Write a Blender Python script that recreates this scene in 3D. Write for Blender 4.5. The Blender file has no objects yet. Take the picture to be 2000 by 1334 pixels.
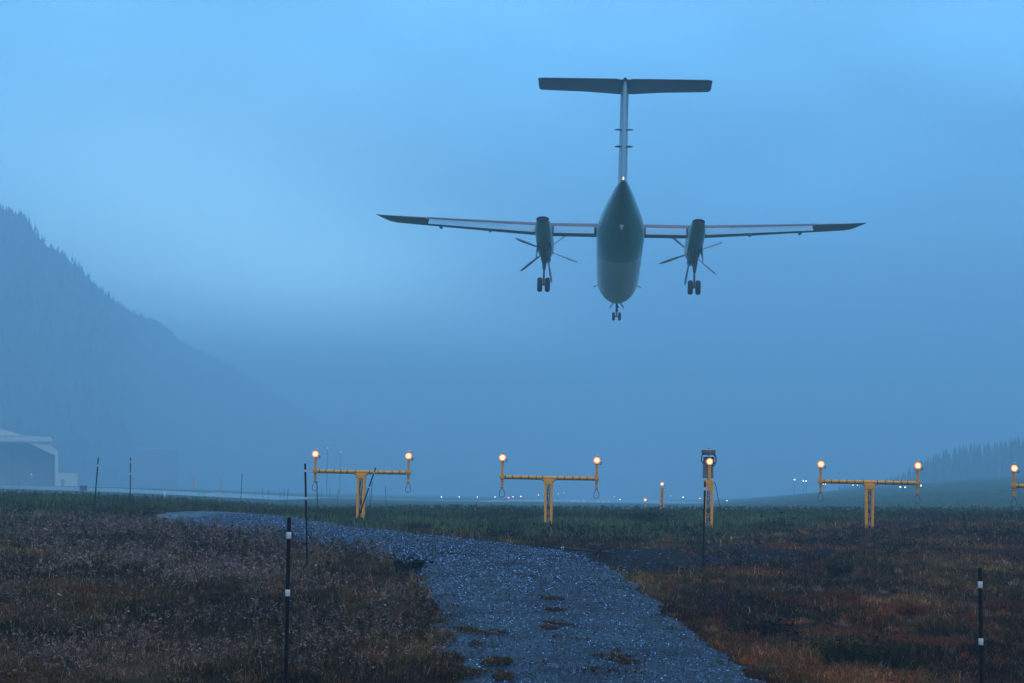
import bpy, math, random
import numpy as np
from mathutils import Vector, Matrix

# ------------------------------------------------------------------ camera, sky, light, exposure
sc = bpy.context.scene
F = 4000.0                                   # focal length in pixels of a 2000 px wide frame
PITCH = math.atan(301 / F); RHO = math.radians(1.0)
CAM = Vector((0, 0, 2.4))
fw = Vector((0, math.cos(PITCH), math.sin(PITCH)))
r0 = Vector((1, 0, 0)); u0 = Vector((0, -math.sin(PITCH), math.cos(PITCH)))
RT = math.cos(RHO) * r0 + math.sin(RHO) * u0
UP = -math.sin(RHO) * r0 + math.cos(RHO) * u0
cd = bpy.data.cameras.new('camera'); cam = bpy.data.objects.new('camera', cd)
sc.collection.objects.link(cam); sc.camera = cam
cd.sensor_width = 36; cd.lens = 36 * F / 2000; cd.clip_start = 0.1; cd.clip_end = 20000
cam.matrix_world = Matrix(((RT.x, UP.x, -fw.x, CAM.x), (RT.y, UP.y, -fw.y, CAM.y), (RT.z, UP.z, -fw.z, CAM.z), (0, 0, 0, 1)))

world = bpy.data.worlds.new('World'); sc.world = world; world.use_nodes = True
wt = world.node_tree; wn = wt.nodes; wl = wt.links
for n in list(wn): wn.remove(n)
def wnode(t, **k):
    n = wn.new(t)
    for a, b in k.items(): setattr(n, a, b)
    return n
w_out = wnode('ShaderNodeOutputWorld'); w_bg = wnode('ShaderNodeBackground')
tc = wnode('ShaderNodeTexCoord'); sep = wnode('ShaderNodeSeparateXYZ')
wl.new(tc.outputs['Generated'], sep.inputs[0])
def wmath(op, a, b=None, clamp=False):
    n = wnode('ShaderNodeMath', operation=op); n.use_clamp = clamp
    for i, v in enumerate((a, b)):
        if v is None: continue
        if isinstance(v, (int, float)): n.inputs[i].default_value = v
        else: wl.new(v, n.inputs[i])
    return n.outputs[0]
def wmix(fac, a, b, mode='MIX'):
    n = wnode('ShaderNodeMix', data_type='RGBA', blend_type=mode)
    if isinstance(fac, (int, float)): n.inputs['Factor'].default_value = fac
    else: wl.new(fac, n.inputs['Factor'])
    for i, v in (('A', a), ('B', b)):
        s = [x for x in n.inputs if x.name == i and x.type == 'RGBA'][0]
        if isinstance(v, tuple): s.default_value = (*v, 1)
        else: wl.new(v, s)
    return [x for x in n.outputs if x.type == 'RGBA'][0]
# blue hour overcast: brighter overhead, a paler and warmer dawn glow behind the camera
ramp = wnode('ShaderNodeValToRGB'); wl.new(sep.outputs['Z'], ramp.inputs[0])
el = ramp.color_ramp.elements
el[0].position = 0.0; el[0].color = (0.055, 0.17, 0.38, 1)
el[1].position = 1.0; el[1].color = (0.95, 1.08, 1.30, 1)
for p_, c_ in ((0.06, (0.14, 0.48, 1.0, 1)), (0.13, (0.26, 0.88, 1.62, 1)), (0.22, (0.33, 1.08, 1.95, 1)), (0.45, (0.80, 1.05, 1.35, 1))):
    e = el.new(p_); e.color = c_
nz = wnode('ShaderNodeTexNoise'); nz.inputs['Scale'].default_value = 7.0; nz.inputs['Detail'].default_value = 5; nz.inputs['Roughness'].default_value = .5
mp = wnode('ShaderNodeMapping'); mp.inputs['Scale'].default_value = (1, 1, 2.2); mp.inputs['Location'].default_value = (1.3, 0.2, 0.7)
wl.new(tc.outputs['Generated'], mp.inputs[0]); wl.new(mp.outputs[0], nz.inputs['Vector'])
cl = wmath('MULTIPLY_ADD', nz.outputs['Fac'], 0.9); cl.node.inputs[2].default_value = 0.57
cloud = wnode('ShaderNodeCombineXYZ')
for i in range(3): wl.new(cl, cloud.inputs[i])
sky1 = wmix(1.0, ramp.outputs[0], cloud.outputs[0], 'MULTIPLY')
# luminous break low on the left of the view
def blob(dx, dz, sx, sz):
    a = wmath('DIVIDE', wmath('SUBTRACT', sep.outputs['X'], dx), sx); b = wmath('DIVIDE', wmath('SUBTRACT', sep.outputs['Z'], dz), sz)
    r2 = wmath('ADD', wmath('MULTIPLY', a, a), wmath('MULTIPLY', b, b))
    return wmath('MULTIPLY', wmath('EXPONENT', wmath('MULTIPLY', r2, -1.0)), wmath('GREATER_THAN', sep.outputs['Y'], 0.0))
sky2 = wmix(blob(-0.17, 0.11, 0.13, 0.07), sky1, (1.3, 2.7, 3.6))
sky2 = wmix(blob(-0.105, 0.092, 0.085, 0.032), sky2, (2.3, 4.7, 6.2))
sky2 = wmix(wmath('MULTIPLY', blob(-0.02, 0.075, 0.05, 0.016), .5), sky2, (2.0, 4.0, 5.4))
back = wmath('MULTIPLY', wmath('ADD', wmath('MULTIPLY', sep.outputs['Y'], -1.0), 0.25), 0.9, True)
sky3 = wmix(back, sky2, (1.05, 0.98, 0.95))
# a share of the physical sky at a very low sun gives the overall fall-off
sk = wnode('ShaderNodeTexSky', sky_type='NISHITA'); sk.sun_disc = False
sk.sun_elevation = math.radians(4); sk.sun_rotation = math.radians(180); sk.altitude = 100
sks = wmix(1.0, sk.outputs[0], (0.05, 0.05, 0.05), 'MULTIPLY')
sky4 = wmix(0.12, sky3, sks)
wl.new(sky4, w_bg.inputs['Color']); w_bg.inputs['Strength'].default_value = 1.02
wl.new(w_bg.outputs[0], w_out.inputs['Surface'])

sd = bpy.data.lights.new('sun', 'SUN'); sun = bpy.data.objects.new('sun', sd); sc.collection.objects.link(sun)
sd.energy = 0.7; sd.angle = math.radians(50); sd.color = (1.0, 0.86, 0.68)
sun.rotation_euler = (math.radians(58), 0, math.radians(18))   # shines forward and down, from behind the camera

sc.view_settings.view_transform = 'Standard'; sc.view_settings.look = 'None'
sc.view_settings.exposure = 0.0; sc.view_settings.gamma = 1.0; sc.view_settings.use_curve_mapping = False
sc.render.engine = 'CYCLES'
sc.cycles.max_bounces = 6; sc.cycles.volume_bounces = 2; sc.cycles.diffuse_bounces = 2; sc.cycles.glossy_bounces = 2
sc.cycles.use_denoising = True

# ------------------------------------------------------------------ helpers
C = sc.collection
rng = np.random.default_rng(7); random.seed(7)

def P(px, py, d):
    """point of the place seen at px, py of the photograph, d metres ahead of the camera"""
    v = fw + RT * ((px - 1000) / F) - UP * ((py - 667) / F)
    return CAM + v * (d / v.y)

# terrain heights relative to the eye, by azimuth column and distance
TC = np.array([-300, 0, 250, 450, 600, 850, 1100, 1400, 1700, 2000, 2300.])
TD = np.array([0.5, 15, 20, 30, 43, 60, 77, 90, 105, 125, 160, 250, 420, 700, 1500, 5000.])
TZ = np.array([
 [-2.35]*11,
 [-2.35]*11,
 [-2.30,-2.30,-2.30,-2.33,-2.35,-2.33,-2.28,-2.32,-2.40,-2.50,-2.5],
 [-1.88,-1.88,-1.90,-1.92,-1.95,-1.97,-1.97,-2.02,-2.08,-2.10,-2.1],
 [-1.42,-1.44,-1.46,-1.48,-1.52,-1.57,-1.60,-1.62,-1.62,-1.60,-1.6],
 [-1.05,-1.05,-1.12,-1.20,-1.24,-1.30,-1.32,-1.33,-1.28,-1.20,-1.2],
 [-0.72,-0.74,-0.84,-0.92,-1.04,-1.06,-1.08,-1.08,-0.98,-0.88,-.85],
 [-0.50,-0.52,-0.64,-0.74,-0.98,-0.88,-0.84,-0.76,-0.66,-0.56,-.5],
 [-0.36,-0.38,-0.54,-0.66,-1.06,-0.76,-0.70,-0.58,-0.44,-0.34,-.3],
 [-0.60,-0.65,-0.80,-0.95,-1.20,-1.00,-0.95,-0.85,-0.75,-0.65,-.6],
 [-1.0 ,-1.0 ,-1.1 ,-1.2 ,-1.35,-1.35,-1.35,-1.30,-1.20,-1.0,-.9],
 [-0.7 ,-0.7 ,-0.9 ,-1.3 ,-1.50,-1.50,-1.50,-1.45,-0.2 , 1.0, 1.6],
 [ 0.5 , 0.4 , 0.1 ,-0.6 ,-1.10,-1.30,-1.30,-1.20, 2.6 , 5.2, 6.5],
 [ 0.6 , 0.6 , 0.5 , 0.0 ,-0.90,-1.20,-1.20,-1.00, 5.0 , 10., 12.],
 [ 0.6 , 0.6 , 0.6 , 0.4 ,-0.60,-1.0 ,-1.0 ,-0.6 , 8.0 , 14., 17.],
 [ 0.6 ]*11])
NU, ND = 260, 500
_u = np.linspace(-300, 2300, NU); _ld = np.linspace(math.log(0.5), math.log(5000), ND)
_tmp = np.array([np.interp(_u, TC, r) for r in TZ])
_g = np.array([np.interp(_ld, np.log(TD), _tmp[:, j]) for j in range(NU)]).T      # ND x NU
def _smooth(a, k, ax):
    ker = np.hanning(k + 2)[1:-1]; ker /= ker.sum()
    pad = [(0, 0), (0, 0)]; pad[ax] = (k // 2, k // 2)
    b = np.pad(a, pad, mode='edge')
    return np.apply_along_axis(lambda v: np.convolve(v, ker, 'valid'), ax, b)
_g = _smooth(_smooth(_g, 11, 0), 31, 1)

def _hash(ix, iy, s):
    h = (ix.astype(np.int64) * 374761393 + iy.astype(np.int64) * 668265263 + s * 974711) & 0x7fffffff
    h = ((h ^ (h >> 13)) * 1274126177) & 0x7fffffff
    return ((h ^ (h >> 16)) & 0xffff) / 65535.0
def vnoise(x, y, s=0):
    ix = np.floor(x); iy = np.floor(y); fx = x - ix; fy = y - iy
    fx = fx * fx * (3 - 2 * fx); fy = fy * fy * (3 - 2 * fy)
    a = _hash(ix, iy, s); b = _hash(ix + 1, iy, s); c = _hash(ix, iy + 1, s); d = _hash(ix + 1, iy + 1, s)
    return (a * (1 - fx) + b * fx) * (1 - fy) + (c * (1 - fx) + d * fx) * fy
def fbm(x, y, s=0, o=4):
    r = 0; a = .5; t = 0
    for i in range(o):
        r = r + a * vnoise(x, y, s + i * 17); t += a; a *= .5; x = x * 2.03 + 5.1; y = y * 2.03 + 1.7
    return r / t

def azim(x, y):
    return np.clip(1000 + F * np.where(y > 0.3, x / np.maximum(y, .3), np.sign(x) * 9), -300, 2300)
def T(x, y):
    x = np.asarray(x, float); y = np.asarray(y, float)
    u = azim(x, y); d = np.clip(np.where(y > .5, y, np.hypot(x, y)), .5, 5000)
    fu = (u + 300) / 2600 * (NU - 1); fd = (np.log(d) - _ld[0]) / (_ld[-1] - _ld[0]) * (ND - 1)
    iu = np.clip(fu.astype(int), 0, NU - 2); id_ = np.clip(fd.astype(int), 0, ND - 2)
    a = fu - iu; b = fd - id_
    z = (_g[id_, iu] * (1 - a) + _g[id_, iu + 1] * a) * (1 - b) + (_g[id_ + 1, iu] * (1 - a) + _g[id_ + 1, iu + 1] * a) * b
    bump = (fbm(x / 1.9, y / 2.6, 3, 3) - .5) * 0.12 * np.clip((200 - d) / 120, 0, 1)
    return CAM.z + z + bump
def gz(x, y): return float(T(np.array([x]), np.array([y]))[0])
def G(px, py, dmin=12, dmax=300):
    """where the line of sight through px, py first meets the ground"""
    ds = np.exp(np.linspace(math.log(dmin), math.log(dmax), 1200))
    v = fw + RT * ((px - 1000) / F) - UP * ((py - 667) / F); v = v / v.y
    z = CAM.z + v.z * ds; t = T(v.x * ds, ds)
    hit = np.where(z <= t)[0]
    k = hit[0] if len(hit) else len(ds) - 1
    d = ds[k]; x = v.x * d
    return Vector((x, d, gz(x, d)))

def mat(name, col, rough=.6, metal=0., emit=None, es=0., noise=0.15, scale=8., bump=0., spec=.5, coat=0.):
    m = bpy.data.materials.new(name); m.use_nodes = True
    nt = m.node_tree; b = nt.nodes['Principled BSDF']
    b.inputs['Roughness'].default_value = rough; b.inputs['Metallic'].default_value = metal
    b.inputs['Specular IOR Level'].default_value = spec; b.inputs['Coat Weight'].default_value = coat
    t = nt.nodes.new('ShaderNodeTexCoord'); n = nt.nodes.new('ShaderNodeTexNoise')
    n.inputs['Scale'].default_value = scale; n.inputs['Detail'].default_value = 6
    nt.links.new(t.outputs['Object'], n.inputs['Vector'])
    mx = nt.nodes.new('ShaderNodeMix'); mx.data_type = 'RGBA'
    ci = [x for x in mx.inputs if x.type == 'RGBA']
    ci[0].default_value = (*[c * (1 - noise) for c in col], 1); ci[1].default_value = (*[min(1, c * (1 + noise)) for c in col], 1)
    nt.links.new(n.outputs['Fac'], mx.inputs['Factor'])
    nt.links.new([x for x in mx.outputs if x.type == 'RGBA'][0], b.inputs['Base Color'])
    if bump:
        bp = nt.nodes.new('ShaderNodeBump'); bp.inputs['Strength'].default_value = bump; bp.inputs['Distance'].default_value = .02
        nt.links.new(n.outputs['Fac'], bp.inputs['Height']); nt.links.new(bp.outputs[0], b.inputs['Normal'])
    if emit:
        b.inputs['Emission Color'].default_value = (*emit, 1); b.inputs['Emission Strength'].default_value = es
    return m

def emitter(name, col, s):
    m = bpy.data.materials.new(name); m.use_nodes = True; nt = m.node_tree
    b = nt.nodes['Principled BSDF']; b.inputs['Base Color'].default_value = (*[min(1, c) * .5 for c in col], 1)
    b.inputs['Emission Color'].default_value = (*col, 1); b.inputs['Emission Strength'].default_value = s
    return m

def vcol_mat(name, rough=.75, spec=.25, trans=0., fine=0.):
    m = bpy.data.materials.new(name); m.use_nodes = True; nt = m.node_tree; b = nt.nodes['Principled BSDF']
    a = nt.nodes.new('ShaderNodeAttribute'); a.attribute_name = 'Col'
    b.inputs['Roughness'].default_value = rough; b.inputs['Specular IOR Level'].default_value = spec
    nt.links.new(a.outputs['Color'], b.inputs['Base Color'])
    if fine:
        n = nt.nodes.new('ShaderNodeTexNoise'); n.inputs['Scale'].default_value = 14; n.inputs['Detail'].default_value = 8
        t = nt.nodes.new('ShaderNodeTexCoord'); nt.links.new(t.outputs['Object'], n.inputs['Vector'])
        r = nt.nodes.new('ShaderNodeMapRange'); r.inputs['From Min'].default_value = .3; r.inputs['From Max'].default_value = .7
        r.inputs['To Min'].default_value = 1 - fine; r.inputs['To Max'].default_value = 1 + fine
        nt.links.new(n.outputs['Fac'], r.inputs[0])
        mx = nt.nodes.new('ShaderNodeMix'); mx.data_type = 'RGBA'; mx.blend_type = 'MULTIPLY'; mx.inputs['Factor'].default_value = 1
        ci = [x for x in mx.inputs if x.type == 'RGBA']; nt.links.new(a.outputs['Color'], ci[0]); nt.links.new(r.outputs[0], ci[1])
        nt.links.new([x for x in mx.outputs if x.type == 'RGBA'][0], b.inputs['Base Color'])
        bp = nt.nodes.new('ShaderNodeBump'); bp.inputs['Strength'].default_value = .8; bp.inputs['Distance'].default_value = .06
        nt.links.new(n.outputs['Fac'], bp.inputs['Height']); nt.links.new(bp.outputs[0], b.inputs['Normal'])
    return m

class MB:
    """collects shapes and links them as one mesh object"""
    def __init__(s): s.v = []; s.f = []; s.m = []; s.sm = []
    def add(s, vs, fs, mi=0, sm=False):
        o = len(s.v); s.v += [tuple(v) for v in vs]; s.f += [tuple(i + o for i in f) for f in fs]; s.m += [mi] * len(fs); s.sm += [sm] * len(fs)
    def box(s, c, d, mi=0, M=None, bev=.0):
        x, y, z = d[0] / 2, d[1] / 2, d[2] / 2; c = Vector(c)
        if bev:
            b = min(bev, x * .9, y * .9, z * .9); vs = []
            for sx in (-1, 1):
                for sy in (-1, 1):
                    for sz in (-1, 1):
                        vs += [(sx * x, sy * (y - b), sz * (z - b)), (sx * (x - b), sy * y, sz * (z - b)), (sx * (x - b), sy * (y - b), sz * z)]
            import bmesh
            bm = bmesh.new(); [bm.verts.new(v) for v in vs]
            bmesh.ops.convex_hull(bm, input=bm.verts); bm.verts.ensure_lookup_table(); bm.verts.index_update()
            pv = [v.co.copy() for v in bm.verts]; fs = [[v.index for v in f.verts] for f in bm.faces]; bm.free()
        else:
            pv = [Vector((sx * x, sy * y, sz * z)) for sx in (-1, 1) for sy in (-1, 1) for sz in (-1, 1)]
            fs = [(0, 1, 3, 2), (4, 6, 7, 5), (0, 4, 5, 1), (2, 3, 7, 6), (0, 2, 6, 4), (1, 5, 7, 3)]
        if M: pv = [M @ v for v in pv]
        s.add([v + c for v in pv], fs, mi)
    def tube(s, pts, r, n=10, mi=0, caps=True, sm=True):
        pts = [Vector(p) for p in pts]; rs = r if isinstance(r, (list, tuple)) else [r] * len(pts)
        vs = []; fs = []; a = None
        for i, p in enumerate(pts):
            t = (pts[min(i + 1, len(pts) - 1)] - pts[max(i - 1, 0)]).normalized()
            if a is None: a = t.orthogonal().normalized()
            a = (a - t * a.dot(t)).normalized(); b = t.cross(a)
            for k in range(n):
                q = 2 * math.pi * k / n; vs.append(p + (a * math.cos(q) + b * math.sin(q)) * rs[i])
        for i in range(len(pts) - 1):
            for k in range(n): fs.append((i * n + k, i * n + (k + 1) % n, (i + 1) * n + (k + 1) % n, (i + 1) * n + k))
        s.add(vs, fs, mi, sm)
        if caps:
            s.add(vs[:n], [tuple(range(n))[::-1]], mi); s.add(vs[-n:], [tuple(range(n))], mi)
    def lathe(s, prof, c, axis, n=24, mi=0):
        """prof: (radius, distance along axis)"""
        ax = Vector(axis).normalized(); a = ax.orthogonal().normalized(); b = ax.cross(a); c = Vector(c)
        secs = [[c + ax * h + (a * math.cos(2 * math.pi * k / n) + b * math.sin(2 * math.pi * k / n)) * max(r_, 1e-4) for k in range(n)] for r_, h in prof]
        s.loft([q[::-1] for q in secs], mi, True, True)
    def loft(s, secs, mi=0, caps=True, sm=True):
        n = len(secs[0]); vs = [v for q in secs for v in q]; fs = []
        for i in range(len(secs) - 1):
            for k in range(n): fs.append((i * n + k, (i + 1) * n + k, (i + 1) * n + (k + 1) % n, i * n + (k + 1) % n))
        s.add(vs, fs, mi, sm)
        if caps: s.add(secs[0], [tuple(range(n))], mi); s.add(secs[-1], [tuple(range(n))[::-1]], mi)
    def build(s, name, mats, parent=None, loc=None):
        me = bpy.data.meshes.new(name); me.from_pydata(s.v, [], s.f)
        for m in (mats if isinstance(mats, (list, tuple)) else [mats]): me.materials.append(m)
        me.polygons.foreach_set('material_index', s.m); me.polygons.foreach_set('use_smooth', s.sm)
        me.validate(); me.update()
        o = bpy.data.objects.new(name, me); C.objects.link(o)
        if parent: o.parent = parent
        if loc is not None: o.location = loc
        return o

def raw_mesh(name, verts, faces_list, m, cols=None, smooth=False, parent=None):
    """verts (N,3); faces_list: list of (K,n) index arrays; cols (N,3)"""
    me = bpy.data.meshes.new(name); me.vertices.add(len(verts)); me.vertices.foreach_set('co', np.ascontiguousarray(verts, dtype=np.float32).ravel())
    li = np.concatenate([f.ravel() for f in faces_list]); ls = []; lt = []; o = 0
    for f in faces_list:
        k, n = f.shape; ls.append(o + np.arange(k) * n); lt.append(np.full(k, n)); o += k * n
    me.loops.add(len(li)); me.loops.foreach_set('vertex_index', li.astype(np.int32))
    ls = np.concatenate(ls); me.polygons.add(len(ls)); me.polygons.foreach_set('loop_start', ls.astype(np.int32))
    me.polygons.foreach_set('use_smooth', np.full(len(ls), smooth))
    if cols is not None:
        a = me.color_attributes.new('Col', 'FLOAT_COLOR', 'POINT')
        a.data.foreach_set('color', np.concatenate([cols, np.ones((len(cols), 1))], 1).astype(np.float32).ravel())
    me.materials.append(m); me.update(calc_edges=True)
    ob = bpy.data.objects.new(name, me); C.objects.link(ob)
    if parent: ob.parent = parent
    return ob

def tag(o, label=None, cat=None, group=None, kind=None):
    if label: o['label'] = label
    if cat: o['category'] = cat
    if group: o['group'] = group
    if kind: o['kind'] = kind
    return o
def empty(name, loc, label, cat, group=None, rz=0.):
    o = bpy.data.objects.new(name, None); C.objects.link(o); o.location = loc; o.rotation_euler = (0, 0, rz); o.empty_display_size = .2
    return tag(o, label, cat, group)
def copy_tree(o, parent=None):
    c = o.copy(); C.objects.link(c)
    if parent: c.parent = parent
    for ch in list(o.children): copy_tree(ch, c)
    return c

# ------------------------------------------------------------------ the road outline (world plane)
RD = [((945,1420),(1600,1420)),((905,1334),(1480,1334)),((882,1260),(1385,1262)),((858,1190),(1290,1185)),((832,1145),(1218,1130)),
      ((792,1108),(1150,1092)),((740,1087),(1080,1074)),((680,1076),(1000,1063)),((610,1065),(900,1052)),((550,1055),(800,1042)),
      ((480,1046),(700,1030)),((410,1036),(612,1018)),((350,1024),(540,1009)),((306,1013),(455,1001)),((288,1006),(350,1001))]
RL = np.array([G(*a).xy[:] for a, b in RD]); RR = np.array([G(*b).xy[:] for a, b in RD])
RL = np.vstack([RL[0] + (RL[0] - RL[1]) * 3, RL]); RR = np.vstack([RR[0] + (RR[0] - RR[1]) * 3, RR])
def resample(p, n):
    t = np.linspace(0, len(p) - 1, n); s = np.arange(len(p))
    a = np.stack([np.interp(t, s, p[:, k]) for k in (0, 1)], 1)
    k = max(3, n // (len(p) * 2) * 2 + 1); ker = np.hanning(k + 2)[1:-1]; ker /= ker.sum()
    b = np.pad(a, ((k // 2, k // 2), (0, 0)), mode='edge')
    return np.stack([np.convolve(b[:, j], ker, 'valid') for j in (0, 1)], 1)
NR = 500
RLs = resample(RL, NR); RRs = resample(RR, NR)
jl = (fbm(RLs[:, 0] * 1.3, RLs[:, 1] * 1.3, 40, 4) - .5) * .9; jr = (fbm(RRs[:, 0] * 1.3, RRs[:, 1] * 1.3, 41, 4) - .5) * .6
w_ = RRs - RLs; wn_ = w_ / np.maximum(np.linalg.norm(w_, axis=1, keepdims=True), .01)
RLs = RLs + wn_ * jl[:, None]; RRs = RRs + wn_ * jr[:, None]
poly_road = np.vstack([RLs, RRs[::-1]])
poly_core = np.vstack([RLs + wn_ * .55, (RRs - wn_ * .40)[::-1]])
def inside(x, y, poly):
    r = np.zeros(len(x), bool); n = len(poly); j = n - 1
    for i in range(n):
        xi, yi = poly[i]; xj, yj = poly[j]
        if yi != yj:
            c = ((yi > y) != (yj > y)) & (x < (xj - xi) * (y - yi) / (yj - yi) + xi); r ^= c
        j = i
    return r
poly_side = np.array([G(*p).xy[:] for p in ((1130,1092),(1100,1078),(1210,1072),(1320,1066),(1450,1064),(1640,1074),(1640,1084),(1500,1098),(1390,1106),(1300,1117),(1230,1122))])
moss = [(905,1241,30,6),(960,1243,26,5),(910,1290,22,5),(1180,1290,85,16),(1150,1315,110,16),(1120,1256,34,5),(1080,1198,20,4),(1100,1226,26,3),
        (1070,1235,18,3),(1200,1288,70,12),(950,1300,34,7),(935,1210,14,3),(1000,1108,20,2),(1025,1132,24,3),(930,1268,20,5),(870,1085,24,1.5),(820,1062,24,1.2),(930,1090,24,1.5),
        (1075,1175,22,3),(1170,1275,40,5),(1240,1300,40,10),(905,1322,36,7),(985,1330,30,6)]
mossw = []
for px, py, rx, ry in moss:
    c = G(px, py); e1 = G(px + rx, py); e2 = G(px, py + ry)
    mossw.append((c.x, c.y, (abs(e1.x - c.x) + .02) * .85, abs(c.y - e2.y) * .8 + .05))
def moss_mask(x, y):
    r = np.full(len(x), -1.)
    for cx, cy, ax, ay in mossw: r = np.maximum(r, 1.25 - np.sqrt(((x - cx) / ax) ** 2 + ((y - cy) / ay) ** 2))
    return r + (fbm(x * 2.6, y * 1.4, 61, 4) - .5) * 3.2 + (vnoise(x * 14, y * 11, 62) - .5) * .5 > .45

# ------------------------------------------------------------------ vegetation colours by place
def lerp(a, b, t): return a * (1 - t) + b * t
def sig(v): return 1 / (1 + np.exp(-np.clip(v, -30, 30)))
def zones(x, y):
    u = azim(x, y)
    dg = np.interp(u, [-300, 0, 250, 450, 600, 900, 1400, 1550, 1700, 2000, 2300], [60, 60, 70, 78, 60, 65, 67, 73, 86, 93, 95])
    g = sig((y - dg + (fbm(x / 4, y / 4, 5) - .5) * 16) / 2.5)
    return u, g
PAL = {k: np.array(v) * .50 for k, v in dict(straw=(.26,.17,.065), brown=(.100,.065,.020), olive=(.095,.085,.012), rust=(.40,.11,.022), green=(.22,.40,.16),
       dark=(.050,.13,.065), lav=(.20,.165,.16), soil=(.022,.015,.011), red=(.13,.035,.028), bright=(.085,.13,.035)).items()}
def veg_colour(x, y, n=None):
    u, g = zones(x, y); n1 = fbm(x / 1.6, y / 2.2, 11); n2 = fbm(x / 2.7, y / 3.5, 12); n3 = fbm(x / .7, y / .9, 13); n4 = fbm(x / 5, y / 7, 14)
    c = np.tile(PAL['brown'], (len(x), 1))
    c = lerp(c, PAL['olive'], sig((n1 - .52) * 18)[:, None]); c = lerp(c, PAL['straw'], (sig((n3 - .58) * 22) * .8)[:, None])
    right = sig((u - 1330) / 60)
    c = lerp(c, PAL['rust'], (sig((n2 - .60) * 22) * (.15 + .85 * right) * sig((n3 - .42) * 12))[:, None])
    c = lerp(c, PAL['red'], (sig((n4 - .55) * 22) * (.06 + .55 * right) * sig((n3 - .46) * 16))[:, None])
    c = lerp(c, PAL['lav'], (sig((n2 - .60) * 20) * (1 - right) * sig((n3 - .45) * 14) * .8)[:, None])
    gg = lerp(PAL['green'], PAL['dark'], sig((n1 - .62) * 14)[:, None] * .8); gg = lerp(gg, PAL['olive'], (sig((n2 - .6) * 14) * .7)[:, None])
    gg = lerp(gg, PAL['straw'], (sig((n3 - .66) * 20) * .4)[:, None])
    gg = lerp(gg, PAL['brown'], (sig((n4 - .60) * 20) * .6)[:, None])
    c = lerp(c, gg, g[:, None])
    lg = np.exp(-(((u - 80) / 130) ** 2 + ((y - 53) / 6) ** 2)); c = lerp(c, PAL['bright'], (lg * .8)[:, None])
    n5 = fbm(x / 2.2, y / 3.4, 15, 4); c = c * np.exp((n5 - .5) * 4.0 * (1 - .65 * g) - .05)[:, None]
    return c, g

# ------------------------------------------------------------------ ground, one sheet to the horizon
th = np.concatenate([np.radians(np.arange(-15.5, 15.51, .13)), np.radians(np.arange(18.5, 341.6, 3.8))])
rad = np.concatenate([np.linspace(.6, 14, 16), np.arange(14.3, 60, .26), np.arange(60, 130, .6), np.exp(np.linspace(math.log(131), math.log(2900), 110))])
TH, RA = np.meshgrid(th, rad); gx = (np.sin(TH) * RA).ravel(); gy = (np.cos(TH) * RA).ravel()
gzv = T(gx, gy); nt_, nr_ = len(th), len(rad)
cx_, g_ = veg_colour(gx, gy)
gcol = lerp(.6 * np.tile(PAL['soil'], (len(gx), 1)), cx_, (.25 + .5 * g_)[:, None])
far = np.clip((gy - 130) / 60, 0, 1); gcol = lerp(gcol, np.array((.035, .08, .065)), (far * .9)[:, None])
sm_ = inside(gx, gy, poly_side) & (gy > 0); gm = sm_ * np.clip(.3 + 1.6 * (fbm(gx * .9, gy * .5, 70) - .3), 0, 1)
gcol = lerp(gcol, np.array((.007, .013, .028)), gm[:, None])
idx = np.arange(nt_ * nr_).reshape(nr_, nt_); a_ = idx[:-1]; b_ = idx[1:]
quads = np.stack([a_, np.roll(a_, -1, 1), np.roll(b_, -1, 1), b_], -1).reshape(-1, 4)[:, ::-1]
cen = np.array([[0, 0, gz(0, 0.6)]]); vv = np.vstack([np.stack([gx, gy, gzv], 1), cen]); k0 = len(gx)
tri = np.stack([idx[0], np.roll(idx[0], -1), np.full(nt_, k0)], 1)[:, ::-1]
m_ground = vcol_mat('ground_soil', .95, .02, fine=.45)
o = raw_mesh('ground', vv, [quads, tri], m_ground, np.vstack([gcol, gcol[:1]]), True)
if o.data.polygons[5].normal.z < 0: o.data.flip_normals()
tag(o, kind='structure')

# ------------------------------------------------------------------ gravel road
m_road = bpy.data.materials.new('wet_gravel'); m_road.use_nodes = True
nt = m_road.node_tree; b = nt.nodes['Principled BSDF']; N = nt.nodes.new; L = nt.links.new
t = N('ShaderNodeTexCoord'); vo = N('ShaderNodeTexVoronoi'); vo.inputs['Scale'].default_value = 38
vo2 = N('ShaderNodeTexVoronoi'); vo2.inputs['Scale'].default_value = 60; n1 = N('ShaderNodeTexNoise'); n1.inputs['Scale'].default_value = .7; n1.inputs['Detail'].default_value = 7
for q in (vo, vo2, n1): L(t.outputs['Object'], q.inputs['Vector'])
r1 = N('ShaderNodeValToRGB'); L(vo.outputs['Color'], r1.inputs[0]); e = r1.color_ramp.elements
e[0].position = .1; e[0].color = (.001, .004, .013, 1); e[1].position = .98; e[1].color = (.05, .13, .34, 1)  # blue of the reflected sky is painted into the gravel colours
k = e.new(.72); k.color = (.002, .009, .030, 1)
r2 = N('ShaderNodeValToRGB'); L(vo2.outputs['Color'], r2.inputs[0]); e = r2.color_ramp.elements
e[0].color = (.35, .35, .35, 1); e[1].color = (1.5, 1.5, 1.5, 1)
mx = N('ShaderNodeMix'); mx.data_type = 'RGBA'; mx.blend_type = 'MULTIPLY'; mx.inputs['Factor'].default_value = 1
ci = [x for x in mx.inputs if x.type == 'RGBA']; L(r1.outputs[0], ci[0]); L(r2.outputs[0], ci[1])
mo = [x for x in mx.outputs if x.type == 'RGBA'][0]
r3 = N('ShaderNodeMapRange'); r3.inputs['From Min'].default_value = .56; r3.inputs['From Max'].default_value = .68; L(n1.outputs['Fac'], r3.inputs[0])
mx2 = N('ShaderNodeMix'); mx2.data_type = 'RGBA'; c2 = [x for x in mx2.inputs if x.type == 'RGBA']
L(mo, c2[0]); c2[1].default_value = (.020, .016, .012, 1)
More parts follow.
